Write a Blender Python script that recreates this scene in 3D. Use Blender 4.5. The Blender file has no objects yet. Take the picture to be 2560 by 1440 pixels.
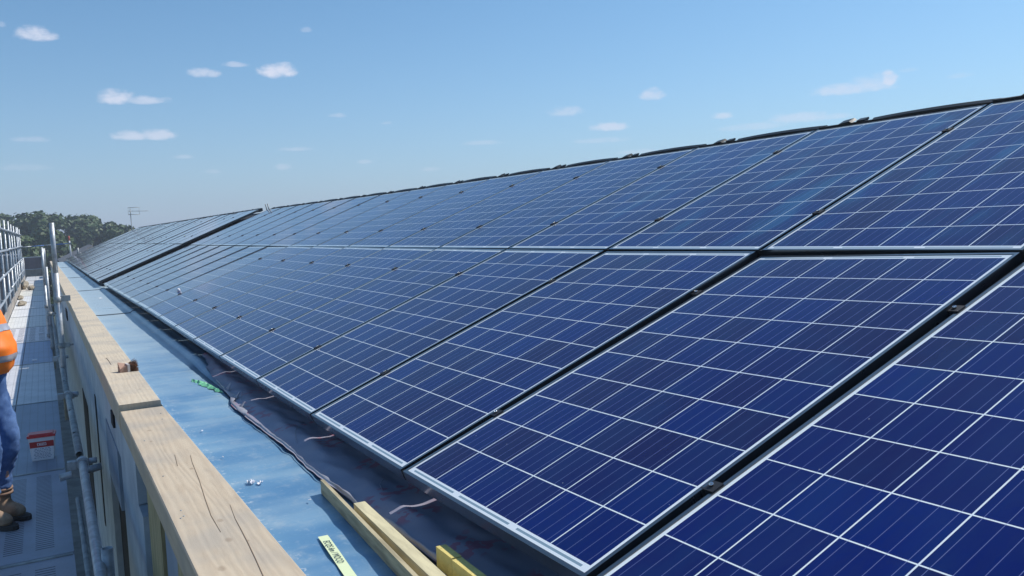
import bpy, bmesh, math, random
from mathutils import Vector, Matrix, noise
random.seed(7)
S = bpy.context.scene
C = S.collection
R = math.radians
V = Vector

# ------------------------------------------------------------------ camera
YAW, PITCH, ROLL, FPX = 0.50941, 0.07803, -0.04253, 2092.37
CAM = V((-0.94131, -1.38015, 0.79308))
fw = V((math.sin(YAW)*math.cos(PITCH), math.cos(YAW)*math.cos(PITCH), -math.sin(PITCH)))
rt = fw.cross(V((0, 0, 1))).normalized()
up = rt.cross(fw)
cr, sr = math.cos(ROLL), math.sin(ROLL)
rt2 = rt*cr + up*sr
up2 = up*cr - rt*sr
cd = bpy.data.cameras.new('camera')
cam = bpy.data.objects.new('camera', cd); C.objects.link(cam)
M = Matrix((rt2, up2, -fw)).transposed().to_4x4(); M.translation = CAM
cam.matrix_world = M
cd.sensor_width = 36; cd.lens = 36*FPX/2560
cd.clip_start = 0.05; cd.clip_end = 6000
S.camera = cam
S.render.resolution_x = 1024; S.render.resolution_y = 576

# ------------------------------------------------------------------ world, sun, exposure
SUN = V((0.645, 0.05, 0.80)).normalized()
elev = math.asin(SUN.z); azim = math.atan2(SUN.x, SUN.y)      # clockwise from +Y
w = bpy.data.worlds.new('World'); S.world = w; w.use_nodes = True
nt = w.node_tree; nt.nodes.clear()
def N(nt, t, **kw):
    n = nt.nodes.new(t)
    for k, v in kw.items(): setattr(n, k, v)
    return n
def L(nt, a, b): nt.links.new(a, b)
def val(nt, sock, v):
    if isinstance(v, (int, float)): sock.default_value = v
    elif isinstance(v, tuple): sock.default_value = v
    else: L(nt, v, sock)
def MA(nt, op, a, b=0.0, c=None, clamp=False):
    n = N(nt, 'ShaderNodeMath', operation=op, use_clamp=clamp)
    val(nt, n.inputs[0], a); val(nt, n.inputs[1], b)
    if c is not None: val(nt, n.inputs[2], c)
    return n.outputs[0]
def MIX(nt, f, a, b):
    n = N(nt, 'ShaderNodeMix', data_type='RGBA')
    val(nt, n.inputs['Factor'], f)
    def col(v): return (v[0], v[1], v[2], 1) if isinstance(v, tuple) else v
    val(nt, n.inputs[6], col(a)); val(nt, n.inputs[7], col(b))
    return n.outputs[2]
def SM(nt, x, lo, hi):
    n = N(nt, 'ShaderNodeMapRange', interpolation_type='SMOOTHSTEP')
    val(nt, n.inputs['Value'], x); n.inputs['From Min'].default_value = lo; n.inputs['From Max'].default_value = hi
    return n.outputs['Result']
sky = N(nt, 'ShaderNodeTexSky', sky_type='NISHITA')
sky.sun_disc = False; sky.sun_elevation = elev; sky.sun_rotation = azim
sky.altitude = 100; sky.air_density = 1.0; sky.dust_density = 0.7; sky.ozone_density = 3.0
bg = N(nt, 'ShaderNodeBackground'); out = N(nt, 'ShaderNodeOutputWorld')
bg.inputs['Strength'].default_value = 0.10
# small fair-weather cumulus, each at its own bearing and height in the sky
tc = N(nt, 'ShaderNodeTexCoord')
def pix(px, py):
    return (fw + rt2*((px-1280)/FPX) + up2*((720-py)/FPX)).normalized()
sep = N(nt, 'ShaderNodeSeparateXYZ'); L(nt, tc.outputs['Generated'], sep.inputs[0])
az = MA(nt, 'ARCTAN2', sep.outputs[0], sep.outputs[1])
el = MA(nt, 'ARCSINE', sep.outputs[2])
cmb = N(nt, 'ShaderNodeCombineXYZ'); L(nt, az, cmb.inputs[0]); L(nt, MA(nt, 'MULTIPLY', el, 1.7), cmb.inputs[1])
nz = N(nt, 'ShaderNodeTexNoise'); L(nt, cmb.outputs[0], nz.inputs['Vector'])
nz.inputs['Scale'].default_value = 75; nz.inputs['Detail'].default_value = 7; nz.inputs['Roughness'].default_value = 0.62
nz2 = N(nt, 'ShaderNodeTexNoise'); L(nt, cmb.outputs[0], nz2.inputs['Vector'])
nz2.inputs['Scale'].default_value = 24; nz2.inputs['Detail'].default_value = 3
nzz = MA(nt, 'ADD', MA(nt, 'MULTIPLY', MA(nt, 'SUBTRACT', nz.outputs[0], 0.5), 1.7), MA(nt, 'MULTIPLY', MA(nt, 'SUBTRACT', nz2.outputs[0], 0.5), 1.2))
#  px, py, half width, half height, density
CL = [(84, 88, 44, 20, 1.0), (4, 62, 10, 8, .4), (285, 246, 44, 21, 1.0), (362, 253, 54, 12, .75), (505, 184, 30, 15, .75), (530,186,24,13,.7), (585, 163, 32, 8, .55),
      (697, 180, 50, 22, 1.1), (330, 342, 42, 14, .8), (392, 340, 44, 15, .8), (80, 350, 40, 8, .35), (842, 290, 24, 8, .5),
      (740, 374, 46, 7, .4), (765, 76, 14, 8, .3), (708, 419, 24, 10, .35), (458, 393, 26, 6, .35), (530, 430, 24, 7, .25), (910, 405, 18, 6, .3),
      (1410, 281, 44, 16, .55), (1522, 319, 46, 14, .75), (1630, 240, 34, 18, .75), (1805, 291, 28, 11, .65), (2130, 225, 92, 17, .65), (2222, 199, 18, 24, .95), (2180,212,60,22,.45),
      (2000, 297, 80, 15, .5), (2090, 292, 50, 10, .4), (1880, 318, 90, 11, .35), (1500, 352, 70, 9, .3), (1210, 358, 60, 7, .3), (1075, 424, 26, 8, .3), (2400, 190, 30, 8, .25),
      (60, 420, 60, 10, .2), (2270, 176, 22, 6, .2), (1600, 380, 60, 8, .3), (965, 308, 16, 5, .3)]
tot = None
for (px, py, hw, hh, de) in CL:
    d = pix(px, py); ca = math.atan2(d.x, d.y); ce = math.asin(d.z)
    sx = 1/(hw/FPX*1.12); sy = 1/(hh/FPX*1.15)
    dx = MA(nt, 'MULTIPLY', MA(nt, 'SUBTRACT', az, ca), sx*math.cos(ce))
    dy = MA(nt, 'MULTIPLY', MA(nt, 'SUBTRACT', el, ce), sy)
    dy = MA(nt, 'MAXIMUM', dy, MA(nt, 'MULTIPLY', dy, -1.6))      # flatter base than top
    r2 = MA(nt, 'ADD', MA(nt, 'MULTIPLY', dx, dx), MA(nt, 'MULTIPLY', dy, dy))
    g = MA(nt, 'MULTIPLY', MA(nt, 'SUBTRACT', 1.0, r2), 1.0)
    g = SM(nt, MA(nt, 'ADD', g, nzz), 0.0, 1.15)
    g = MA(nt, 'MULTIPLY', g, MA(nt, 'SUBTRACT', 1.0, SM(nt, r2, 1.2, 2.6)))
    g = MA(nt, 'MULTIPLY', g, de)
    tot = g if tot is None else MA(nt, 'MAXIMUM', tot, g)
tot = MA(nt, 'MULTIPLY', tot, 0.80, clamp=True)
# thin horizon murk of a hot day: the lowest degrees of air are pinkish grey
murk = MA(nt, 'POWER', MA(nt, 'SUBTRACT', 1.0, MA(nt, 'MAXIMUM', el, 0.0), clamp=True), 7.5)
tint = N(nt, 'ShaderNodeVectorMath', operation='MULTIPLY'); L(nt, sky.outputs[0], tint.inputs[0]); tint.inputs[1].default_value = (.79, 1.13, 1.24)
skyc = MIX(nt, MA(nt, 'MULTIPLY', murk, 0.60), tint.outputs[0], (4.75, 5.2, 8.1))
skyc = MIX(nt, tot, skyc, (7.6, 8.0, 9.4))
L(nt, skyc, bg.inputs['Color']); L(nt, bg.outputs[0], out.inputs['Surface'])

sl = bpy.data.lights.new('sun', 'SUN'); sl.energy = 4.2; sl.angle = R(0.53); sl.color = (1, 0.95, 0.88)
so = bpy.data.objects.new('sun', sl); C.objects.link(so)
so.rotation_euler = SUN.to_track_quat('Z', 'Y').to_euler()
S.view_settings.view_transform = 'Standard'; S.view_settings.look = 'None'
S.view_settings.exposure = 0.0; S.view_settings.gamma = 1

# ------------------------------------------------------------------ helpers
def link(o, parent=None):
    C.objects.link(o)
    if parent: o.parent = parent
    return o
class MB:
    def __init__(s): s.b = bmesh.new()
    def quad(s, *p):
        return s.b.faces.new([s.b.verts.new(q) for q in p])
    def hexa(s, p):        # 8 points: bottom 4 then top 4
        v = [s.b.verts.new(q) for q in p]
        for f in ((3,2,1,0),(4,5,6,7),(0,1,5,4),(1,2,6,5),(2,3,7,6),(3,0,4,7)): s.b.faces.new([v[i] for i in f])
        return v
    def box(s, x0, y0, z0, x1, y1, z1):
        return s.hexa([(x0,y0,z0),(x1,y0,z0),(x1,y1,z0),(x0,y1,z0),(x0,y0,z1),(x1,y0,z1),(x1,y1,z1),(x0,y1,z1)])
    def tube(s, a, b, r, n=14, r2=None, wall=None, caps=True):
        a = V(a); b = V(b); d = (b-a).normalized(); q = d.orthogonal().normalized(); w_ = d.cross(q)
        if r2 is None: r2 = r
        def ring(c, rr): return [s.b.verts.new(c + (q*math.cos(t)+w_*math.sin(t))*rr) for t in [2*math.pi*i/n for i in range(n)]]
        A = ring(a, r); B = ring(b, r2)
        fs = [s.b.faces.new([A[i], A[(i+1)%n], B[(i+1)%n], B[i]]) for i in range(n)]
        for f in fs: f.smooth = True
        if wall:
            A2 = ring(a, r-wall); B2 = ring(b, r2-wall)
            for i in range(n):
                j = (i+1)%n
                s.b.faces.new([A2[j], A2[i], B2[i], B2[j]]).smooth = True
                s.b.faces.new([B[i], B[j], B2[j], B2[i]]); s.b.faces.new([A[j], A[i], A2[i], A2[j]])
        elif caps:
            s.b.faces.new(A[::-1]); s.b.faces.new(B)
    def path(s, pts, r, n=8):
        for a, b in zip(pts, pts[1:]): s.tube(a, b, r, n)
    def grid(s, f, nu, nv, smooth=True):
        g = [[s.b.verts.new(f(i/nu, j/nv)) for j in range(nv+1)] for i in range(nu+1)]
        for i in range(nu):
            for j in range(nv):
                s.b.faces.new([g[i][j], g[i+1][j], g[i+1][j+1], g[i][j+1]]).smooth = smooth
        return g
    def prism(s, poly, z0, z1):
        a = [s.b.verts.new((x, y, z0)) for x, y in poly]; b = [s.b.verts.new((x, y, z1)) for x, y in poly]
        n = len(poly)
        s.b.faces.new(a[::-1]); s.b.faces.new(b)
        for i in range(n): s.b.faces.new([a[i], a[(i+1)%n], b[(i+1)%n], b[i]])
    def mesh(s, name, bevel=0):
        if bevel:
            bmesh.ops.bevel(s.b, geom=[e for e in s.b.edges if len(e.link_faces) == 2 and e.calc_face_angle(0) > .5], offset=bevel, segments=2, affect='EDGES', profile=.6)
        bmesh.ops.recalc_face_normals(s.b, faces=s.b.faces)
        me = bpy.data.meshes.new(name); s.b.to_mesh(me); s.b.free(); return me
    def build(s, name, mat, parent=None, bevel=0, mw=None):
        me = s.mesh(name, bevel); me.materials.append(mat)
        o = bpy.data.objects.new(name, me); link(o, parent)
        if mw is not None: o.matrix_local = mw
        return o
def empty(name, loc=(0,0,0), rz=0):
    o = bpy.data.objects.new(name, None); C.objects.link(o); o.location = loc; o.rotation_euler = (0,0,rz); o.empty_display_size = .1
    return o
def tag(o, label=None, cat=None, group=None, kind=None):
    if label: o['label'] = label
    if cat: o['category'] = cat
    if group: o['group'] = group
    if kind: o['kind'] = kind
    return o
def kids(o): return [c for c in bpy.data.objects if c.parent == o]
def copy_tree(o, parent=None):
    c = o.copy(); C.objects.link(c)
    if parent: c.parent = parent
    for ch in kids(o): copy_tree(ch, c)
    return c

# ------------------------------------------------------------------ materials
def mat(name, col, rough=.6, metal=0, spec=.5, bump=0, bscale=20, var=0, vscale=3, vcol=None, stretch=None, detail=4, coat=0):
    m = bpy.data.materials.new(name); m.use_nodes = True; t = m.node_tree
    p = t.nodes['Principled BSDF']
    p.inputs['Roughness'].default_value = rough; p.inputs['Metallic'].default_value = metal
    p.inputs['Specular IOR Level'].default_value = spec
    p.inputs['Coat Weight'].default_value = coat
    p.inputs['Base Color'].default_value = (*col, 1)
    tcn = N(t, 'ShaderNodeTexCoord'); src = tcn.outputs['Object']
    if stretch:
        mp = N(t, 'ShaderNodeMapping'); mp.inputs['Scale'].default_value = stretch; L(t, src, mp.inputs[0]); src = mp.outputs[0]
    if var:
        n = N(t, 'ShaderNodeTexNoise'); n.inputs['Scale'].default_value = vscale; n.inputs['Detail'].default_value = detail; n.inputs['Roughness'].default_value = .6
        L(t, src, n.inputs['Vector'])
        f = SM(t, n.outputs[0], .35, .68)
        c2 = vcol or tuple(c*(1-var) for c in col)
        L(t, MIX(t, f, tuple(col), tuple(c2)), p.inputs['Base Color'])
        L(t, MA(t, 'ADD', MA(t, 'MULTIPLY', n.outputs[0], .25), rough-.12), p.inputs['Roughness'])
    if bump:
        n2 = N(t, 'ShaderNodeTexNoise'); n2.inputs['Scale'].default_value = bscale; n2.inputs['Detail'].default_value = 5
        L(t, src, n2.inputs['Vector'])
        bp = N(t, 'ShaderNodeBump'); bp.inputs['Strength'].default_value = bump; bp.inputs['Distance'].default_value = .01
        L(t, n2.outputs[0], bp.inputs['Height']); L(t, bp.outputs[0], p.inputs['Normal'])
    m['p'] = 1
    return m
def P(m): return m.node_tree.nodes['Principled BSDF']

m_frame = mat('black_anodised', (.024, .028, .036), .30, 0, .6, var=.3, vscale=8, coat=1.0)
P(m_frame).inputs['Coat Roughness'].default_value = .12; P(m_frame).inputs['Coat IOR'].default_value = 1.9
m_clamp = mat('clamp_black', (.014, .017, .024), .6, 0, .35)
m_bolt = mat('bolt_steel', (.62, .62, .64), .25, 1)
m_galv = mat('galvanised_tube', (.52, .55, .58), .48, .5, .5, var=.3, vscale=16, bump=.15, bscale=60)
m_galvd = mat('weathered_tube', (.42, .44, .44), .6, .35, .5, var=.35, vscale=10, bump=.3, bscale=50)
m_black = mat('black_plastic', (.018, .022, .026), .45, 0, .5, var=.3, vscale=6)
m_deck = mat('roof_felt', (.022, .022, .028), .8, bump=.3, bscale=15)
m_wallw = mat('painted_board', (.52, .58, .63), .65, var=.22, vscale=3.2, vcol=(.36, .42, .48), detail=8, bump=.12, bscale=8)
m_wallb = mat('blue_board', (.30, .37, .46), .6, var=.2, vscale=3)
m_dark = mat('dark_opening', (.012, .012, .016), .8)
m_stud = mat('stud_timber', (.46, .38, .20), .75, var=.35, vscale=5, stretch=(6, 6, .8), bump=.2)
m_bstick = mat('pale_batten', (.52, .44, .27), .75, var=.38, vscale=6, stretch=(10, 1, 10), bump=.1, bscale=30)
m_ystick = mat('yellow_batten', (.72, .64, .40), .7, var=.25, vscale=5, stretch=(8, 1, 8), bump=.08, bscale=30)
m_foam = mat('yellow_foam', (.76, .62, .20), .75, var=.15, vscale=25, bump=.4, bscale=120)
m_tape = mat('tape_paper', (.72, .80, .50), .7)
m_ink = mat('ink', (.06, .10, .12), .7)
m_white = mat('white_scrap', (.82, .82, .86), .7)
m_green = mat('green_scrap', (.20, .60, .34), .55, var=.3, vscale=20)
m_bark = mat('bark', (.10, .075, .05), .9, bump=.5, bscale=6)
m_brick = mat('grey_brown_wall', (.20, .17, .185), .85, var=.25, vscale=1.5)
m_conc = mat('concrete', (.34, .32, .30), .85, var=.3, vscale=4, bump=.2)
m_rubble = mat('rubble', (.42, .36, .27), .9, var=.35, vscale=12, bump=.5)
m_tile = mat('grey_tiles', (.17, .17, .18), .75, var=.25, vscale=3, bump=.3, bscale=12)
m_denim = mat('denim', (.04, .10, .26), .85, var=.45, vscale=12, vcol=(.10, .19, .40), bump=.5, bscale=14)
m_vest = mat('hi_vis_orange', (1.0, .20, .01), .6, var=.15, vscale=4, vcol=(1.0, .27, .02), bump=.5, bscale=6)
m_refl = mat('reflective_tape', (.42, .42, .47), .4, .3)
m_boot = mat('suede_boot', (.36, .25, .17), .85, var=.4, vscale=14, bump=.4, bscale=40)
m_sole = mat('boot_sole', (.03, .028, .028), .8)
m_sock = mat('boot_cuff', (.34, .22, .16), .9, var=.3, vscale=30)
m_skin = mat('skin', (.55, .32, .23), .5)
m_hair = mat('hair', (.05, .03, .02), .7)
m_red = mat('red_plastic', (.62, .04, .05), .35, var=.1, vscale=5)
m_redl = mat('red_label', (.46, .035, .03), .45)
m_tub = mat('white_plastic', (.72, .72, .74), .4)
m_txt = mat('label_print', (.30, .33, .42), .6)
m_brist = mat('bristles', (.24, .11, .06), .9, var=.4, vscale=40, bump=.8, bscale=80)
m_bblock = mat('brush_block', (.40, .24, .17), .7, var=.2, vscale=20)
m_hole = mat('black_gap', (.01, .01, .012), .9)
m_blue = mat('blue_paint', (.05, .16, .45), .5)
m_rpole = mat('red_band', (.55, .09, .06), .5)

# timber: grain, knots and drying cracks along Y
def timber_mat(name, base, dark, knots):
    m = bpy.data.materials.new(name); m.use_nodes = True; t = m.node_tree; p = P(m)
    tcn = N(t, 'ShaderNodeTexCoord'); mp = N(t, 'ShaderNodeMapping'); mp.inputs['Scale'].default_value = (1, .09, 1)
    L(t, tcn.outputs['Object'], mp.inputs[0])
    n0 = N(t, 'ShaderNodeTexNoise'); n0.inputs['Scale'].default_value = 5; n0.inputs['Detail'].default_value = 3; L(t, mp.outputs[0], n0.inputs['Vector'])
    wv = N(t, 'ShaderNodeTexWave', wave_type='BANDS', bands_direction='X'); wv.inputs['Scale'].default_value = 13; wv.inputs['Distortion'].default_value = 14
    wv.inputs['Detail'].default_value = 3; wv.inputs['Detail Scale'].default_value = .7; L(t, mp.outputs[0], wv.inputs['Vector'])
    nf = N(t, 'ShaderNodeTexNoise'); nf.inputs['Scale'].default_value = 90; nf.inputs['Detail'].default_value = 4; L(t, mp.outputs[0], nf.inputs['Vector'])
    nb = N(t, 'ShaderNodeTexNoise'); nb.inputs['Scale'].default_value = 3.2; nb.inputs['Detail'].default_value = 5; L(t, tcn.outputs['Object'], nb.inputs['Vector'])
    c = MIX(t, MA(t, 'MULTIPLY', wv.outputs[0], .30), base, dark)
    c = MIX(t, MA(t, 'MULTIPLY', SM(t, nf.outputs[0], .45, .75), .5), c, dark)
    c = MIX(t, MA(t, 'MULTIPLY', SM(t, nb.outputs[0], .42, .7), .55), c, (.36, .33, .29))
    sp = N(t, 'ShaderNodeSeparateXYZ'); L(t, tcn.outputs['Object'], sp.inputs[0])
    X, Y = sp.outputs[0], sp.outputs[1]
    wob = MA(t, 'MULTIPLY', MA(t, 'SUBTRACT', n0.outputs[0], .5), .012)
    for (kx, ky, kr) in knots:
        d = MA(t, 'SQRT', MA(t, 'ADD', MA(t, 'POWER', MA(t, 'ABSOLUTE', MA(t, 'SUBTRACT', X, kx)), 2), MA(t, 'POWER', MA(t, 'MULTIPLY', MA(t, 'ABSOLUTE', MA(t, 'SUBTRACT', Y, ky)), .55), 2)))
        d = MA(t, 'ADD', d, wob)
        ring = MA(t, 'MULTIPLY', MA(t, 'SUBTRACT', 1.0, SM(t, d, kr*.4, kr*1.3)), .38)
        c = MIX(t, ring, c, (.20, .12, .07))
    L(t, c, p.inputs['Base Color']); p.inputs['Roughness'].default_value = .78
    bp = N(t, 'ShaderNodeBump'); bp.inputs['Strength'].default_value = .3; bp.inputs['Distance'].default_value = .0015
    L(t, MA(t, 'ADD', wv.outputs[0], nf.outputs[0]), bp.inputs['Height']); L(t, bp.outputs[0], p.inputs['Normal'])
    return m
m_timA = timber_mat('sawn_timber_near', (.58, .475, .345), (.42, .32, .22), [(-.545, 1.02, .011), (-.535, 1.2, .009), (-.60, .82, .012), (-.50, .98, .004), (-.52, 1.85, .008), (-.6, 2.4, .007), (-.585, 2.62, .012)])
m_timB = timber_mat('sawn_timber_far', (.64, .54, .40), (.50, .40, .28), [(-.53, 3.6, .01), (-.6, 5.1, .012), (-.5, 7.2, .014)])

# gutter metal
def gutter_mat():
    m = bpy.data.materials.new('zinc_gutter'); m.use_nodes = True; t = m.node_tree; p = P(m)
    tcn = N(t, 'ShaderNodeTexCoord')
    sp = N(t, 'ShaderNodeSeparateXYZ'); L(t, tcn.outputs['Object'], sp.inputs[0])
    n1 = N(t, 'ShaderNodeTexNoise'); n1.inputs['Scale'].default_value = 2.2; n1.inputs['Detail'].default_value = 5; L(t, tcn.outputs['Object'], n1.inputs['Vector'])
    mp = N(t, 'ShaderNodeMapping'); mp.inputs['Scale'].default_value = (.8, 5.5, 1); L(t, tcn.outputs['Object'], mp.inputs[0])
    n2 = N(t, 'ShaderNodeTexNoise'); n2.inputs['Scale'].default_value = 1.0; n2.inputs['Detail'].default_value = 2; L(t, mp.outputs[0], n2.inputs['Vector'])
    n3 = N(t, 'ShaderNodeTexNoise'); n3.inputs['Scale'].default_value = 60; n3.inputs['Detail'].default_value = 6; L(t, tcn.outputs['Object'], n3.inputs['Vector'])
    n4 = N(t, 'ShaderNodeTexVoronoi'); n4.inputs['Scale'].default_value = 38; L(t, tcn.outputs['Object'], n4.inputs['Vector'])
    c = MIX(t, SM(t, n1.outputs[0], .35, .7), (.11, .26, .44), (.20, .38, .54))
    c = MIX(t, MA(t, 'MULTIPLY', SM(t, n2.outputs[0], .38, .68), .5), c, (.33, .48, .58))
    # colour blends to a paler grey-blue further along
    bare = SM(t, MA(t, 'ADD', sp.outputs[1], MA(t, 'MULTIPLY', n1.outputs[0], 5)), 4.5, 12.5)
    c = MIX(t, bare, c, (.44, .54, .59))
    # mortar splashes and dust near the timber edge
    edge = MA(t, 'SUBTRACT', 1.0, SM(t, sp.outputs[0], -.44, -.36))
    spl = MA(t, 'MULTIPLY', SM(t, n3.outputs[0], .60, .68), MA(t, 'ADD', MA(t, 'MULTIPLY', edge, .9), .12))
    c = MIX(t, spl, c, (.72, .76, .76))
    dots = MA(t, 'MULTIPLY', MA(t, 'LESS_THAN', n4.outputs['Distance'], .055), SM(t, n1.outputs[0], .45, .6))
    c = MIX(t, MA(t, 'MULTIPLY', dots, .8), c, (.8, .82, .84))
    n5 = N(t, 'ShaderNodeTexNoise'); n5.inputs['Scale'].default_value = 9; n5.inputs['Detail'].default_value = 8; n5.inputs['Roughness'].default_value = .75; L(t, tcn.outputs['Object'], n5.inputs['Vector'])
    c = MIX(t, MA(t, 'MULTIPLY', SM(t, n5.outputs[0], .48, .72), .5), c, (.46, .54, .58))
    L(t, c, p.inputs['Base Color']); p.inputs['Metallic'].default_value = .25
    L(t, MA(t, 'ADD', .16, MA(t, 'MULTIPLY', n1.outputs[0], .45)), p.inputs['Roughness'])
    bp = N(t, 'ShaderNodeBump'); bp.inputs['Strength'].default_value = .22; bp.inputs['Distance'].default_value = .03
    L(t, n2.outputs[0], bp.inputs['Height']); L(t, bp.outputs[0], p.inputs['Normal'])
    return m
m_gut = gutter_mat()

def membrane_mat():
    m = bpy.data.materials.new('breather_membrane'); m.use_nodes = True; t = m.node_tree; p = P(m)
    tcn = N(t, 'ShaderNodeTexCoord')
    n1 = N(t, 'ShaderNodeTexNoise'); n1.inputs['Scale'].default_value = 7; n1.inputs['Detail'].default_value = 5; L(t, tcn.outputs['Object'], n1.inputs['Vector'])
    c = MIX(t, SM(t, n1.outputs[0], .35, .7), (.29, .30, .40), (.36, .34, .42))
    # rows of red print
    br = N(t, 'ShaderNodeTexBrick'); mp = N(t, 'ShaderNodeMapping'); mp.inputs['Rotation'].default_value = (0, 0, R(90)); L(t, tcn.outputs['Object'], mp.inputs[0]); L(t, mp.outputs[0], br.inputs['Vector'])
    br.inputs['Scale'].default_value = 2.6; br.inputs['Mortar Size'].default_value = .0; br.offset = .5
    n2 = N(t, 'ShaderNodeTexNoise'); n2.inputs['Scale'].default_value = 26; n2.inputs['Detail'].default_value = 2; L(t, mp.outputs[0], n2.inputs['Vector'])
    n3 = N(t, 'ShaderNodeTexNoise'); n3.inputs['Scale'].default_value = 4.0; n3.inputs['Detail'].default_value = 1; L(t, mp.outputs[0], n3.inputs['Vector'])
    pr = MA(t, 'MULTIPLY', MA(t, 'GREATER_THAN', n2.outputs[0], .52), SM(t, n3.outputs[0], .52, .6))
    c = MIX(t, MA(t, 'MULTIPLY', pr, .6), c, (.42, .09, .14))
    L(t, c, p.inputs['Base Color']); p.inputs['Roughness'].default_value = .55
    bp = N(t, 'ShaderNodeBump'); bp.inputs['Strength'].default_value = .5; bp.inputs['Distance'].default_value = .01
    L(t, n1.outputs[0], bp.inputs['Height']); L(t, bp.outputs[0], p.inputs['Normal'])
    return m
m_memb = membrane_mat()
m_membg = mat('membrane_underside', (.40, .41, .46), .8, var=.3, vscale=5, vcol=(.30, .29, .34))

# perforated steel deck
def deck_mat(name, tint, perf):
    m = bpy.data.materials.new(name); m.use_nodes = True; t = m.node_tree; p = P(m)
    tcn = N(t, 'ShaderNodeTexCoord'); sp = N(t, 'ShaderNodeSeparateXYZ'); L(t, tcn.outputs['Object'], sp.inputs[0])
    X, Y = sp.outputs[0], sp.outputs[1]
    n1 = N(t, 'ShaderNodeTexNoise'); n1.inputs['Scale'].default_value = 3; n1.inputs['Detail'].default_value = 6; L(t, tcn.outputs['Object'], n1.inputs['Vector'])
    n2 = N(t, 'ShaderNodeTexNoise'); n2.inputs['Scale'].default_value = 40; n2.inputs['Detail'].default_value = 3; L(t, tcn.outputs['Object'], n2.inputs['Vector'])
    c = MIX(t, SM(t, n1.outputs[0], .35, .7), tint, tuple(q*.84 for q in tint))
    c = MIX(t, MA(t, 'MULTIPLY', SM(t, n2.outputs[0], .55, .75), .4), c, (.25, .24, .22))
    if perf:
        # short slots in ladder columns
        fy = MA(t, 'FRACT', MA(t, 'MULTIPLY', Y, 1/.034)); sl_ = MA(t, 'MULTIPLY', MA(t, 'GREATER_THAN', fy, .3), MA(t, 'LESS_THAN', fy, .66))
        mask = None
        for cx in (-.24, -.09, .09, .24):
            k = MA(t, 'LESS_THAN', MA(t, 'ABSOLUTE', MA(t, 'SUBTRACT', X, cx)), .045)
            mask = k if mask is None else MA(t, 'MAXIMUM', mask, k)
        edge = MA(t, 'MULTIPLY', MA(t, 'LESS_THAN', MA(t, 'ABSOLUTE', Y), perf/2-.14), sl_)
        c = MIX(t, MA(t, 'MULTIPLY', MA(t, 'MULTIPLY', mask, edge), .85), c, (.03, .032, .04))
    else:
        fx = MA(t, 'FRACT', MA(t, 'MULTIPLY', X, 1/.064)); k = MA(t, 'LESS_THAN', fx, .12)
        c = MIX(t, MA(t, 'MULTIPLY', k, .28), c, (.12, .12, .13))
    L(t, c, p.inputs['Base Color']); p.inputs['Metallic'].default_value = .05; p.inputs['Roughness'].default_value = .5
    bp = N(t, 'ShaderNodeBump'); bp.inputs['Strength'].default_value = .2; bp.inputs['Distance'].default_value = .005
    L(t, n2.outputs[0], bp.inputs['Height']); L(t, bp.outputs[0], p.inputs['Normal'])
    return m

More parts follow.
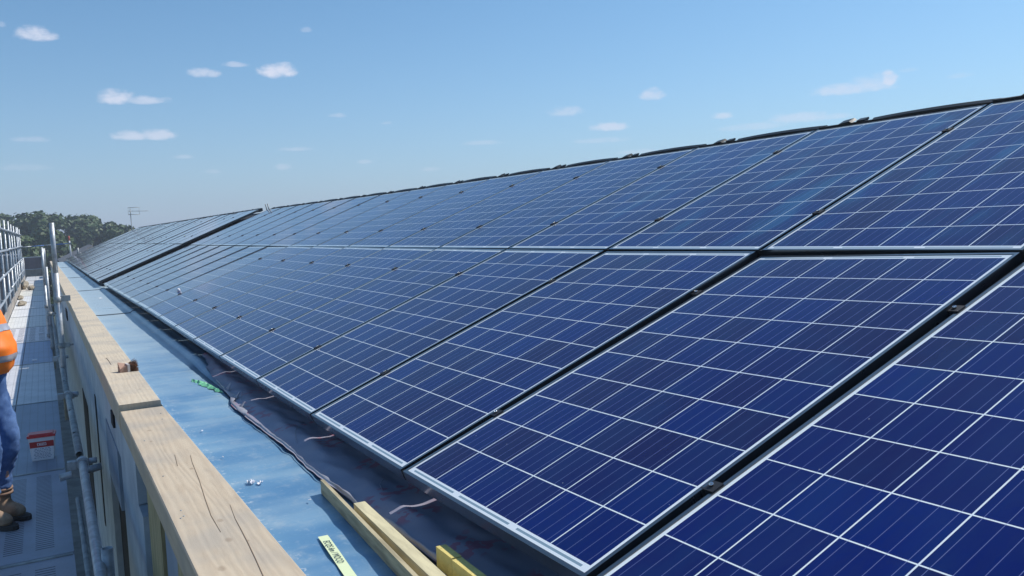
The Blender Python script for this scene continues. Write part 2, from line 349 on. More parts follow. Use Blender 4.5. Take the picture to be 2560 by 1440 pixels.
# solar glass ---------------------------------------------------------------
PW, PH, CP, CU = 1.0085, 1.65, .1585, .1612      # slightly wide module as measured from the photo
def glass_mat(sheen=0):
    m = bpy.data.materials.new('sky_sheen_solar_cells' if sheen else 'solar_cells'); m.use_nodes = True; t = m.node_tree; p = P(m)
    tcn = N(t, 'ShaderNodeTexCoord'); sp = N(t, 'ShaderNodeSeparateXYZ'); L(t, tcn.outputs['Object'], sp.inputs[0])
    u, v = sp.outputs[0], sp.outputs[1]
    cu = MA(t, 'DIVIDE', MA(t, 'SUBTRACT', u, (PW-6*CU)/2), CU); cv = MA(t, 'DIVIDE', MA(t, 'SUBTRACT', v, (PH-10*CP)/2), CP)
    fu = MA(t, 'FRACT', cu); fv = MA(t, 'FRACT', cv)
    lw = .0118
    lu = MA(t, 'GREATER_THAN', MA(t, 'ABSOLUTE', MA(t, 'SUBTRACT', fu, .5)), .5-lw)
    lv = MA(t, 'GREATER_THAN', MA(t, 'ABSOLUTE', MA(t, 'SUBTRACT', fv, .5)), .5-lw)
    outm = MA(t, 'MAXIMUM', MA(t, 'GREATER_THAN', MA(t, 'ABSOLUTE', MA(t, 'SUBTRACT', cu, 3.0)), 3.0-lw), MA(t, 'GREATER_THAN', MA(t, 'ABSOLUTE', MA(t, 'SUBTRACT', cv, 5.0)), 5.0-lw))
    line = MA(t, 'MAXIMUM', MA(t, 'MAXIMUM', lu, lv), outm)
    # busbars
    bu = MA(t, 'FRACT', MA(t, 'MULTIPLY', cu, 4.0)); bb = MA(t, 'GREATER_THAN', MA(t, 'SUBTRACT', .5, MA(t, 'ABSOLUTE', MA(t, 'SUBTRACT', bu, .5))), .5-.019)
    bb = MA(t, 'LESS_THAN', MA(t, 'ABSOLUTE', MA(t, 'SUBTRACT', bu, .5)), .017)
    # per-cell colour
    oi = N(t, 'ShaderNodeObjectInfo')
    cx = N(t, 'ShaderNodeCombineXYZ'); L(t, MA(t, 'FLOOR', cu), cx.inputs[0]); L(t, MA(t, 'FLOOR', cv), cx.inputs[1]); L(t, MA(t, 'MULTIPLY', oi.outputs['Random'], 97.0), cx.inputs[2])
    wn = N(t, 'ShaderNodeTexWhiteNoise', noise_dimensions='3D'); L(t, cx.outputs[0], wn.inputs['Vector'])
    off = N(t, 'ShaderNodeVectorMath', operation='ADD'); L(t, tcn.outputs['Object'], off.inputs[0]); L(t, cx.outputs[0], off.inputs[1])
    vo = N(t, 'ShaderNodeTexVoronoi'); vo.inputs['Scale'].default_value = 95; mp = N(t, 'ShaderNodeMapping'); mp.inputs['Scale'].default_value = (1, .35, 1)
    L(t, off.outputs[0], mp.inputs[0]); L(t, mp.outputs[0], vo.inputs['Vector'])
    ns = N(t, 'ShaderNodeTexNoise'); ns.inputs['Scale'].default_value = 7; ns.inputs['Detail'].default_value = 2; L(t, off.outputs[0], ns.inputs['Vector'])
    c = MIX(t, wn.outputs['Value'], (.0015, .0085, .115), (.0085, .0050, .062))
    sp2 = N(t, 'ShaderNodeSeparateColor'); L(t, wn.outputs['Color'], sp2.inputs[0])
    c = MIX(t, MA(t, 'MULTIPLY', SM(t, sp2.outputs[1], .55, 1.0), .6), c, (.0018, .0135, .145))
    c = MIX(t, MA(t, 'MULTIPLY', SM(t, ns.outputs[0], .45, .75), .45), c, (.003, .016, .105))
    sv = N(t, 'ShaderNodeSeparateColor'); L(t, vo.outputs['Color'], sv.inputs[0])
    c = MIX(t, MA(t, 'MULTIPLY', sv.outputs[0], .22), c, (.008, .016, .09))
    c = MIX(t, MA(t, 'MULTIPLY', bb, .8), c, (.17, .20, .40))
    white = (.76, .82, .86)
    # soldered ribbons in the head and foot margin, one per pair of cells
    q = MA(t, 'ABSOLUTE', MA(t, 'SUBTRACT', cv, 5.0)); rb = MA(t, 'LESS_THAN', MA(t, 'ABSOLUTE', MA(t, 'SUBTRACT', q, 5.055)), .022)
    pr = MA(t, 'FRACT', MA(t, 'MULTIPLY', cu, .5)); rb2 = MA(t, 'LESS_THAN', MA(t, 'ABSOLUTE', MA(t, 'SUBTRACT', pr, .5)), .44)
    rib = MA(t, 'MULTIPLY', MA(t, 'MULTIPLY', rb, rb2), MA(t, 'LESS_THAN', MA(t, 'ABSOLUTE', MA(t, 'SUBTRACT', cu, 3.0)), 3.0))
    wc = MIX(t, rib, white, (.23, .33, .40))
    # ribbon ticks where the busbars bridge the gap between two cells
    wc = MIX(t, MA(t, 'MULTIPLY', MA(t, 'MULTIPLY', bb, .45), MA(t, 'SUBTRACT', 1.0, outm)), wc, (.2, .25, .4))
    c = MIX(t, line, c, wc)
    # dust film
    tw = N(t, 'ShaderNodeNewGeometry'); nd = N(t, 'ShaderNodeTexNoise'); nd.inputs['Scale'].default_value = 1.1; nd.inputs['Detail'].default_value = 8; nd.inputs['Roughness'].default_value = .7; L(t, tw.outputs['Position'], nd.inputs['Vector'])
    dust = MA(t, 'MULTIPLY', SM(t, nd.outputs[0], .52, .8), .012)
    c = MIX(t, dust, c, (.45, .55, .65))
    # wiped smears left on the upper near panels
    spw = N(t, 'ShaderNodeSeparateXYZ'); L(t, tw.outputs['Position'], spw.inputs[0])
    mps = N(t, 'ShaderNodeMapping'); mps.inputs['Rotation'].default_value = (0, 0, R(35)); mps.inputs['Scale'].default_value = (1, 3.2, 1); L(t, tw.outputs['Position'], mps.inputs[0])
    nsm = N(t, 'ShaderNodeTexNoise'); nsm.inputs['Scale'].default_value = 1.9; nsm.inputs['Detail'].default_value = 5; L(t, mps.outputs[0], nsm.inputs['Vector'])
    zone = MA(t, 'MULTIPLY', SM(t, spw.outputs[0], 1.2, 2.0), MA(t, 'SUBTRACT', 1.0, SM(t, spw.outputs[1], 1.0, 4.5)))
    zone = MA(t, 'ADD', zone, .12)
    c = MIX(t, MA(t, 'MULTIPLY', MA(t, 'MULTIPLY', SM(t, nsm.outputs[0], .47, .72), zone), .26), c, (.05, .24, .42))
    if sheen: c = MIX(t, MA(t, 'ADD', sheen, MA(t, 'MULTIPLY', SM(t, nd.outputs[0], .3, .7), sheen*.4)), c, (.29, .27, .33))  # grey sky reflection at a grazing angle, painted into the far cells
    nsp = N(t, 'ShaderNodeTexVoronoi'); nsp.inputs['Scale'].default_value = 13; L(t, tw.outputs['Position'], nsp.inputs['Vector'])
    c = MIX(t, MA(t, 'MULTIPLY', MA(t, 'LESS_THAN', nsp.outputs['Distance'], .022), .6), c, (.5, .5, .48))
    L(t, c, p.inputs['Base Color'])
    L(t, MA(t, 'ADD', .035, MA(t, 'MULTIPLY', nd.outputs[0], .09)), p.inputs['Roughness'])
    p.inputs['Specular IOR Level'].default_value = .5
    p.inputs['IOR'].default_value = 1.36; p.inputs['Specular Tint'].default_value = (.45, .68, 1, 1)      # anti-reflection coated glass
    return m
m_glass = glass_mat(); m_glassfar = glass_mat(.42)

# ------------------------------------------------------------------ roof geometry
TH = 0.3909; cT, sT = math.cos(TH), math.sin(TH)
EV = V((cT, 0, sT)); EN = V((-sT, 0, cT))
PITCHY = 1.02948; GAP = .01532; ROW = PH+GAP/2
KN = [(.00181, .00609, .06682), (.00332, -.00063, .01485), (-.00513, -.00263, .01365)]
def noff(r, k):
    a, b, c = KN[r]
    if k < 0: return noff(r, 0) + k*(noff(r, 1)-noff(r, 0))
    f = 1.0 if k < 8 else max(0, 1-(k-8)/7)
    return f*(a+b*min(k, 8)+c*math.exp(-k/1.5))
def ykn(k):
    return PITCHY*k if k <= 8 else PITCHY*8 + (k-8)*1.052
def roof(v, y, n=0): return EV*v + V((0, y, 0)) + EN*n
LOWV, TOPV = 0.0, PH+GAP

# panel prototype -----------------------------------------------------------
def make_panel(clamps=True):
    root = empty('solar_panel')
    F = .011; D = .040
    mb = MB()
    mb.box(0, 0, -D, F, PH, 0); mb.box(PW-F, 0, -D, PW, PH, 0)
    mb.box(F+.0002, 0, -D, PW-F-.0002, F, 0); mb.box(F+.0002, PH-F, -D, PW-F-.0002, PH, 0)
    mb.build('frame', m_frame, root, bevel=.0012)
    mb = MB(); mb.box(F+.0004, F+.0004, -.008, PW-F-.0004, PH-F-.0004, -.0022)
    mb.build('glass', m_glass, root)
    mb = MB(); mb.box(-(PITCHY-PW)+.001, .002, -.039, -.001, .012, -.005); mb.build('gap_sun_blocker', m_black, root)  # added filler that keeps sun slivers between panels off the gutter
    for v in (.365, 1.30):
        mb = MB(); g = PITCHY-PW
        mb.box(-g-.009, v-.018, .0004, .009, v+.018, .0045)
        mb.box(-g+.003, v-.0195, -.03, -.003, v+.0195, .0002)
        c = mb.build('clamp', m_clamp, root, bevel=.001)
        b = MB(); b.tube((-g/2, v, .0056), (-g/2, v, .0105), .0055, 12, wall=.002)
        b.tube((-g/2, v, .0056), (-g/2, v, .0075), .0034, 8)
        b.build('bolt', m_bolt, c)
    return root
def place(o, k, r, y0=None, far=False):
    va, vb = (0.0, PH) if r == 0 else (PH+GAP, 2*PH+GAP)
    if far:
        n = .028+.006*math.sin(k*1.7+r) + (.004 if r else 0)
        A = roof(va-.03, y0, n); B = roof(va-.03, y0+PW, n); T = roof(vb-.03, y0, n)
    else:
        ya, yb = ykn(k), ykn(k+1); g = .0105
        A = roof(va, ya+g, noff(r, k)); B = roof(va, ya+g+PW, noff(r, k+1)); T = roof(vb, ya+g, noff(r+1, k))
    e1 = (B-A).normalized(); e2 = (T-A); e2 = (e2-e1*e2.dot(e1)).normalized(); e3 = e1.cross(e2)
    if e3.z < 0: e3 = -e3
    # local x -> e1 (+Y), y -> e2 (up slope), z -> e3 (outward); keep right-handed by mirroring along x
    sc = 1.0 if far else (yb-ya-.021)/PW
    X = -e1; O = A + e1*PW*sc
    e3 = X.cross(e2)
    Mx = Matrix((X*sc, e2, e3)).transposed().to_4x4(); Mx.translation = O
    o.matrix_world = Mx
ordn = ['first','second','third','fourth','fifth','sixth','seventh','eighth','ninth','tenth','eleventh','twelfth','thirteenth','fourteenth','fifteenth','sixteenth','seventeenth','eighteenth','nineteenth','twentieth','twenty-first','twenty-second','twenty-third','twenty-fourth','twenty-fifth']
proto = make_panel()
first = True
def next_panel():
    global first
    if first: first = False; return proto
    return copy_tree(proto)
for r in (0, 1):
    row = ('lower', 'upper')[r]
    for i, k in enumerate(range(-1, 15)):
        o = next_panel(); place(o, k, r)
        if k == -1: lab = ('blue panel cut off by the bottom right corner, nearest of the lower row' if r == 0 else 'nearest panel of the upper row, beyond the right edge of the photo')
        elif k == 0: lab = ('large blue panel in the lower row with purplish cells, reaching the bottom of the photo' if r == 0 else 'large upper row blue panel with pale smears, cut by the right edge')
        else: lab = 'blue solar panel in the %s row of the near array, %s from the right' % (row, ordn[i] if r == 0 else ordn[i-1])
        tag(o, lab, 'solar panel', 'solar panels of the near array')
for r in (0, 1):
    row = ('lower', 'upper')[r]
    for j in range(24):
        o = next_panel(); place(o, j, r, y0=16.28+j*PITCHY, far=True)
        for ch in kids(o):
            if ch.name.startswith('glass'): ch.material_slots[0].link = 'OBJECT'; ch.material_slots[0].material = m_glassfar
        tag(o, 'greyish solar panel, %s row of the far array, %s beyond the dark gap' % (row, ordn[j]), 'solar panel', 'solar panels of the far array')

# ------------------------------------------------------------------ building
bd = empty('roofed_building', (0, 0, 0))
tag(bd, 'long low building whose sloping roof carries all the solar panels', 'building')
mb = MB()
Y0, Y1 = -4.0, 41.15
RV = 3.50
def rd(v, y, n): return tuple(roof(v, y, n))
mb.hexa([rd(.12, Y0, -.30), rd(RV, Y0, -.30), rd(RV, Y1, -.30), rd(.12, Y1, -.30), rd(.12, Y0, -.13), rd(RV, Y0, -.13), rd(RV, Y1, -.13), rd(.12, Y1, -.13)])
o = mb.build('roof', m_deck, bd)
mb = MB()
rx = roof(RV, 0, -.13)
mb.hexa([(rx.x+.003, Y0, rx.z-.35), (rx.x+6, Y0, rx.z-2.75), (rx.x+6, Y1, rx.z-2.75), (rx.x+.003, Y1, rx.z-.35), (rx.x+.003, Y0, rx.z+.02), (rx.x+6, Y0, rx.z-2.4), (rx.x+6, Y1, rx.z-2.4), (rx.x+.003, Y1, rx.z+.02)])
mb.build('roof', m_tile, bd)
for k in range(0, 2*24+34):     # mounting rails under the panels, two per row
    pass
for v in (.365, 1.30, 2.03, 2.965):
    mb = MB(); a = roof(v, 0, -.128); 
    for (ya, yb) in ((-1.1, 15.63), (16.2, 41.0)):
        mb.hexa([rd(v-.02, ya, -.128), rd(v+.02, ya, -.128), rd(v+.02, yb, -.128), rd(v-.02, yb, -.128), rd(v-.02, ya, -.046), rd(v+.02, ya, -.046), rd(v+.02, yb, -.046), rd(v-.02, yb, -.046)])
    mb.build('mounting_rail', m_black, bd)
# lower storeys, far below and mostly out of sight
mb = MB(); mb.box(-.45, Y0, -9, rx.x+5.9, Y1, -.62); mb.build('wall', m_conc, bd)
mb = MB(); mb.box(-.44, Y0, -.615, .6, Y1, -.19); mb.build('gutter_bed', m_deck, bd)
# gable end at the far end
mb = MB()
g0, g1 = Y1+.003, Y1+.2
poly = [(-.44, -.2), (.05, -.16), (roof(RV, 0, -.14).x, roof(RV, 0, -.14).z), (rx.x+5.9, rx.z-2.5), (rx.x+5.9, -3), (-.44, -3)]
a = [mb.b.verts.new((x, g0, z)) for x, z in poly]; b = [mb.b.verts.new((x, g1, z)) for x, z in poly]
mb.b.faces.new(a); mb.b.faces.new(b[::-1])
for i in range(len(poly)): mb.b.faces.new([a[i], a[(i+1) % 6], b[(i+1) % 6], b[i]])
mb.build('gable', m_conc, bd)

# parapet outer wall, built of boards on studs (open framing at the near end)
pw = empty('parapet_wall', (-.60, 20, -.6))
tag(pw, 'pale painted parapet wall with open timber studs at its near end, under the timber coping', 'wall')
def wallpart(name, m, y0, y1, z0, z1, x0=-.64, x1=-.60, bevel=0):
    mb = MB(); mb.box(x0+.60, y0-20, z0+.6, x1+.60, y1-20, z1+.6); return mb.build(name, m, pw, bevel)
wallpart('board', m_wallw, 5.02, 41.1, -8.8, -.155)
wallpart('board', m_wallw, 2.74, 5.0, -.42, -.155, -.642)
wallpart('board', m_wallb, 3.9, 4.92, -.78, -.425, -.648)
wallpart('board', m_wallw, 2.56, 3.72, -3.4, -.425, -.641)
wallpart('stud', m_stud, 1.96, 2.42, -3.4, -.155, -.630)
wallpart('stud', m_stud, 1.20, 1.50, -3.4, -.155, -.630)
wallpart('board', m_wallb, 1.53, 1.90, -3.4, -.155, -.622)
wallpart('stud', m_stud, .45, .62, -3.4, -.155, -.630)
wallpart('board', m_wallb, .65, 1.10, -3.4, -.155, -.622)
wallpart('opening', m_dark, 8.35, 9.6, -2.6, -.93, -.646, -.6405)
wallpart('opening', m_dark, 6.3, 6.45, -1.6, -.50, -.646, -.6405)
wallpart('backing', m_dark, -4, 41.1, -8.9, -.158, -.598, -.46)
wallpart('bracket', m_hole, 3.95, 4.12, -.30, -.22, -.655, -.643)
wallpart('bracket', m_hole, 14.3, 15.2, -.52, -.36, -.655, -.641)

# timber coping ---------------------------------------------------------------
def coping(y0, y1, x0, x1, z0, z1, m, label, cracks=()):
    mb = MB()
    ny = max(2, int((y1-y0)/.25))
    # solid beam with slightly wandering arrises
    rings = []
    for i in range(ny+1):
        y = y0+(y1-y0)*i/ny
        wx = .0025*noise.noise(V((y*1.3, x0, 3))); wz = .0025*noise.noise(V((y*1.1, 7, z1)))
        e = .004
        xr = x1 + .014*max(0, 3.2-y)
        pr = [(x0+wx, z0), (xr+wx, z0), (xr+wx, z1+wz-e), (xr+wx-e, z1+wz), (x0+wx+e, z1+wz), (x0+wx, z1+wz-e)]
        rings.append([mb.b.verts.new((x, y, z)) for x, z in pr])
    for a, b in zip(rings, rings[1:]):
        for i in range(6):
            j = (i+1) % 6; mb.b.faces.new([a[i], a[j], b[j], b[i]])
    mb.b.faces.new(rings[0]); mb.b.faces.new(rings[-1][::-1])
    o = mb.build('timber_coping', m)
    tag(o, label, 'timber beam', 'timbers capping the parapet')
    rnd = random.Random(int(y0*10)+50)
    for i in range(int((y1-y0)*1.2)+2):
        nb_ = MB(); yy_ = rnd.uniform(max(y0, .3)+.05, y1-.05); xx_ = x0+rnd.choice((.035, .16))+rnd.uniform(-.008, .008)
        nb_.tube((xx_, yy_, z1-.004), (xx_, yy_, z1+.0022), .0032, 8); nb_.build('nail_head', m_galvd, o)
    for pts in cracks:
        cb = MB()
        for (xa, ya, wa), (xb, yb, wb) in zip(pts, pts[1:]):
            cb.hexa([(xa-wa*.6, ya, z1-.003), (xa+wa, ya, z1-.003), (xb+wb, yb, z1-.003), (xb-wb, yb, z1-.003),
                     (xa-wa, ya, z1+.0016), (xa+wa, ya, z1+.0016), (xb+wb, yb, z1+.0016), (xb-wb, yb, z1+.0016)])
        cb.build('crack', m_crack, o)
    return o
m_crack = mat('crack', (.20, .14, .09), .9)
def crk(pxs, z):
    out_ = []
    for (px, py, wd) in pxs:
        d = fw + rt2*((px-1280)/FPX) + up2*((720-py)/FPX); s = (z-CAM.z)/d.z; q = CAM+d*s; out_.append((q.x, q.y, wd))
    return out_
c1 = crk([(px, py, w_*.42) for px, py, w_ in [(476, 1138, .0006), (481, 1157, .0012), (498, 1200, .0018), (513, 1248, .0022), (528, 1290, .0018), (552, 1331, .0008)]], -.06)
c2 = crk([(px, py, w_*.42) for px, py, w_ in [(575, 1262, .0005), (588, 1297, .0012), (603, 1325, .0017), (622, 1362, .0022), (640, 1400, .0022), (660, 1445, .002), (700, 1520, .0015)]], -.06)
c3 = crk([(437, 1137, .0004), (444, 1165, .0009)], -.06)
coping(-1.6, 3.16, -.662, -.462, -.155, -.06, m_timA, 'nearest timber coping with long drying cracks, running off the bottom of the photo', [c1, c2, c3])
c4 = crk([(266, 895, .0005), (272, 902, .001), (278, 912, .0006)], -.032)
coping(3.19, 11.35, -.664, -.468, -.155, -.032, m_timB, 'timber coping length with the brush lying on it, raised a step above the nearest one', [c4])
coping(11.40, 23.2, -.668, -.47, -.155, -.04, m_timB, 'timber coping length beside the main scaffold pole, beyond the one with the brush')
coping(23.25, 40.9, -.66, -.47, -.155, -.042, m_timB, 'farthest and smallest timber coping length, at the far end of the parapet')
GZ = -.105
def gx(x, y, z0=-.15, z1=None):
    z1 = GZ if z1 is None else z1
    f = (CAM.z-z1)/(CAM.z-z0); return CAM.x+(x-CAM.x)*f, CAM.y+(y-CAM.y)*f
# gutter ----------------------------------------------------------------------
def gutter(y0, y1, label, dz=0):
    prof = [(-.457, -.075), (-.451, -.075), (-.449, -.103), (-.40, -.107), (-.25, -.107), (-.085, -.105), (-.06, -.103), (-.035, -.082), (.0, -.078), (.01, -.088), (.12, -.088)]
    mb = MB(); ny = int((y1-y0)/.08)+2
    def f(u, v):
        i = min(int(u*(len(prof)-1)+1e-6), len(prof)-2); t = u*(len(prof)-1)-i
        x = prof[i][0]*(1-t)+prof[i+1][0]*t; z = prof[i][1]*(1-t)+prof[i+1][1]*t
        y = y0+(y1-y0)*v
        if -.44 < x < -.07:
            wv = math.sin((x+.44)/.37*math.pi)
            z += (.0055*noise.noise(V((x*1.2, y*3.2, 5)))+.0026*math.sin(y*27+2*noise.noise(V((x*2, y, 1)))))*wv
        if x > -.083: z -= .045*max(0, min(1, (4.9-y)/.7))
        return (x, y, z+dz)
    mb.grid(f, (len(prof)-1)*2, ny)
    o = mb.build('gutter_sheet', m_gut)
    md = o.modifiers.new('t', 'SOLIDIFY'); md.thickness = .0015; md.offset = -1
    # lapped joint with the next sheet: a standing lip
    j = MB()
    for i, (a, b) in enumerate(zip(prof[2:-2], prof[3:-1])):
        j.hexa([(a[0], y1-.004, a[1]+dz+.001), (b[0], y1-.004, b[1]+dz+.001), (b[0], y1+.012, b[1]+dz+.001), (a[0], y1+.012, a[1]+dz+.001),
                (a[0], y1-.004, a[1]+dz+.009), (b[0], y1-.004, b[1]+dz+.009), (b[0], y1+.012, b[1]+dz+.009), (a[0], y1+.012, a[1]+dz+.009)])
    j.build('joint_strip', m_jnt, o)
    tag(o, label, 'gutter', 'metal gutter sheets between coping and panels')
m_jnt = mat('joint_sealant', (.07, .09, .12), .6)
gutter(-1.6, 9.70, 'bright blue filmed metal gutter sheet nearest the camera, with scraps lying on it')
gutter(9.72, 15.5, 'paler grey-blue gutter sheet just beyond the first cross joint', -.001)
gutter(15.52, 21.9, 'pale gutter sheet beside the gap between the two arrays', -.001)
gutter(21.92, 31.5, 'short looking pale gutter sheet beside the far array, second from the far end', -.001)
gutter(31.52, 41.0, 'farthest gutter sheet, narrowing to the end of the building', -.001)

# membrane tail ---------------------------------------------------------------
mb = MB()
eY = [(-1.6, -.05), (.5, -.045), (.9, -.055), (1.3, -.075), (1.75, -.088), (2.2, -.080), (2.6, -.088), (3.0, -.098), (3.3, -.10), (3.65, -.055), (4.2, -.03), (4.75, .01), (5.1, .05)]
eY = [(gx(0, y)[1], gx(x, y)[0]) for y, x in eY]; eY = [(-1.65, eY[0][1])] + eY
def ex(y):
    for (a, xa), (b, xb) in zip(eY, eY[1:]):
        if y <= b: t = (y-a)/(b-a); t = t*t*(3-2*t); return xa*(1-t)+xb*t
    return eY[-1][1]
def mf(u, v):
    y = -1.6+6.7*v; x0 = ex(y)+.006*noise.noise(V((y*9, 2, 2)))
    s = u
    x = x0*(1-s)+.16*s
    z = -.096+.005*noise.noise(V((y*4, x*9, 0)))*(1-s)
    z += .040*s**1.4
    z += .006*noise.noise(V((y*7+x*10, x*22, 4)))*min(1, s*4)+.012*math.exp(-((s-.32)/.18)**2)*(1 + .5*noise.noise(V((y*2.1, 9, 9))))
    return (x, y, z)
mb.grid(mf, 26, 260)
mo = mb.build('roof_membrane', m_memb)
tag(mo, 'dark roofing membrane with red print spilling from under the panels onto the gutter', 'membrane')
mb = MB()
def mf2(u, v):
    y = .2+3.7*v; wdt = .004+.045*max(0, noise.noise(V((y*1.9, 4, 4))))+.012*abs(noise.noise(V((y*9, 7, 4))))+ (.032*math.exp(-((y-3.3)/.14)**2)) + .02*math.exp(-((y-2.9)/.1)**2)
    x0 = ex(y)+.006*noise.noise(V((y*9, 2, 2)))
    a = u*2.2
    x = x0 - .003*math.sin(a) + wdt*(u**1.2)*1.15*(.35+.65*min(1, max(0, 3.9-y)))
    z = -.094+.005*noise.noise(V((y*4, x0*9, 0))) + .005*math.sin(a)*(.6+1.2*noise.noise(V((y*5, 1, 1))))+.007*u
    return (x, y, z+.004)
mb.grid(mf2, 8, 200)
mb.build('curled_edge', m_membg, mo)
# cut offcut flaps standing up near the green scrap
for (y, x, w_, h, rot) in ((3.50, -.088, .08, .045, .2), (3.22, -.098, .06, .04, -.3), (2.98, -.122, .05, .03, .4)):
    f = MB(); f.hexa([(x, y, -.095), (x+.006, y, -.096), (x+.004, y+w_, -.096), (x-.004, y+w_, -.095), (x+.03, y+.4*w_+rot*.02, -.093+h), (x+.034, y+.4*w_, -.094+h), (x+.036, y+.5*w_, -.094+h), (x+.031, y+.5*w_, -.093+h)])
    f.build('loose_flap', m_membg, mo)
# pale tie strings lying over the membrane
for pts in ([(.035, 2.36), (.0, 2.32), (-.045, 2.20), (-.075, 2.06)], [(.02, 1.30), (-.005, 1.27), (-.022, 1.20)], [(.0, 3.32), (-.03, 3.34), (-.06, 3.26), (-.08, 3.14)]):
    f = MB()
    P3 = []
    for x, y in pts:
        s = (x-ex(y))/(.16-ex(y)); s = max(0, s)
        P3.append(mf(s, (y+1.6)/6.7)); 
    f.path([(a, b, c+.006) for a, b, c in P3], .0009, 6)
    f.build('string', m_membg, mo)

# ------------------------------------------------------------------ ridge hardware
def ridge(y0, pit, vtop, n0, idx, lab, grp):
    root = empty('ridge_cap', roof(vtop, y0, n0)); tag(root, lab, 'ridge cap', grp)
    def lp(v, y, n): return tuple(EV*v + V((0, y, 0)) + EN*n)
    mb = MB(); n = 12
    rings = []
    for i in range(n+1):
        t = i/n; y = pit*(-.02+.67*t); h = -.002+.010*math.sin(math.pi*min(1, max(0, t*.92+.06)))**.7
        rings.append([mb.b.verts.new(lp(v, y, nn)) for v, nn in ((.02, -.02), (.075, -.03), (.075, h-.002), (.045, h+.006), (.02, h))])
    for a, b in zip(rings, rings[1:]):
        for i in range(5): mb.b.faces.new([a[i], a[(i+1) % 5], b[(i+1) % 5], b[i]])
    mb.b.faces.new(rings[0]); mb.b.faces.new(rings[-1][::-1])
    mb.build('cover_strip', m_black, root)
    mb = MB(); mb.hexa([lp(.01, 0, -.06), lp(.07, 0, -.06), lp(.07, pit*.99, -.06), lp(.01, pit*.99, -.06), lp(.01, 0, .004), lp(.07, 0, -.01), lp(.07, pit*.99, -.01), lp(.01, pit*.99, .004)])
    mb.build('ridge_rail', m_black, root)
    mb = MB(); mb.hexa([lp(.02, pit*.69, -.01), lp(.06, pit*.69, 0), lp(.06, pit*.74, 0), lp(.02, pit*.74, 0), lp(.02, pit*.69, .010), lp(.06, pit*.69, .010), lp(.06, pit*.745, .008), lp(.02, pit*.745, .008)])
    mb.build('end_stop', m_black, root)
    mb = MB(); mb.hexa([lp(.02, pit*.775, 0), lp(.07, pit*.775, 0), lp(.07, pit*.87, 0), lp(.02, pit*.87, 0), lp(.02, pit*.79, .011), lp(.07, pit*.79, .013), lp(.07, pit*.86, .006), lp(.02, pit*.86, .004)])
    mb.build('hook', m_black, root)
for k in range(-1, 15):
    ya, yb = ykn(k), ykn(k+1)
    if k == -1: lab = 'black ridge cap past the right edge, above the nearest column'
    elif k == 0: lab = 'black ridge cap at the right edge of the photo, above the largest upper panel'
    else: lab = 'black arched ridge cap above the %s panel from the right in the upper row' % ordn[k]
    ridge(ya, yb-ya, 2*PH+GAP, noff(2, k), k, lab, 'ridge caps of the near array')
for j in range(24):
    ridge(16.28+j*PITCHY, PITCHY, 2*PH+GAP-.03, .032, j, 'small dark ridge cap on the far array, %s column beyond the dark gap' % ordn[j], 'ridge caps of the far array')
for i, y in enumerate((16.02, 15.84)):
    mb = MB(); mb.tube(roof(3.36, y, -.1), roof(3.36, y, .0)+V((0, 0, .10)), .012, 8)
    tag(mb.build('vent_rod', m_galvd), ('thin grey rod on the ridge between the arrays, the left one of two', 'thin grey rod on the ridge between the arrays, the right one of two')[i], 'rod', 'rods on the ridge')

# ------------------------------------------------------------------ scaffolding
ys = [-1.0, .95, 3.56, 5.47, 8.48, 11.72, 14.60, 17.44, 20.3, 22.75, 25.55, 28.6, 31.6, 34.6, 37.6, 40.8, 45.9]
tints = [(.3, .3, .35), (.3, .3, .35), (.28, .30, .36), (.22, .26, .33), (.50, .50, .52), (.26, .33, .46), (.58, .57, .60), (.62, .62, .60), (.68, .69, .66), (.70, .70, .66), (.66, .66, .62), (.6, .58, .52), (.58, .54, .48), (.6, .56, .5), (.5, .5, .5), (.5, .5, .5)]  # some near decks tinted darker, deeper shade put into their colour
names = {2: 'perforated steel scaffold deck with slotted holes, beside the worker’s boots', 1: 'perforated steel scaffold deck cut off by the bottom left corner', 3: 'ribbed scaffold deck carrying the red lidded tub',
         0: 'scaffold deck under the camera, below the photo', 4: 'pale ribbed scaffold deck just behind the red lidded tub', 5: 'bluish scaffold deck with a small white mark, behind the pale one'}
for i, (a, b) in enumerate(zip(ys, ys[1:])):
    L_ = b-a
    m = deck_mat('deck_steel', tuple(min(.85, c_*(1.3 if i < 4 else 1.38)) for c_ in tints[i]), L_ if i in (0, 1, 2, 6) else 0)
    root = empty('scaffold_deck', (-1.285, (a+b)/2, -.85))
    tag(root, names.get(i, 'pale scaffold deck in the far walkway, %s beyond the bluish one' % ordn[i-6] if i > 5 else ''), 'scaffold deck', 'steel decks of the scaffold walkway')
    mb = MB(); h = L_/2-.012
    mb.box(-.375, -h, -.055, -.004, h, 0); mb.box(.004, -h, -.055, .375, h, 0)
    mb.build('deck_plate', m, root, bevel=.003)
    mb = MB()
    for x in (-.30, -.08, .08, .30): mb.box(x-.02, h+.001, -.05, x+.02, h+.03, -.008)
    mb.box(-.37, h-.03, .0005, .37, h-.002, .006)
    mb.build('end_hook', m_galvd, root)
for i, (x, y, c) in enumerate(((-1.06, 11.95, 0), (-1.1, 19.0, 0))):
    pass
q = empty('added_lower_deck', (-1.18, 20, -2.85)); tag(q, 'added lower deck that darkens the gap between scaffold deck and wall', 'scaffold deck')  # invented deck, added to keep the gap beside the wall dark
mb = MB(); mb.box(-.55, -22, -.06, .52, 25, 0); mb.build('deck_plate', m_conc, q)
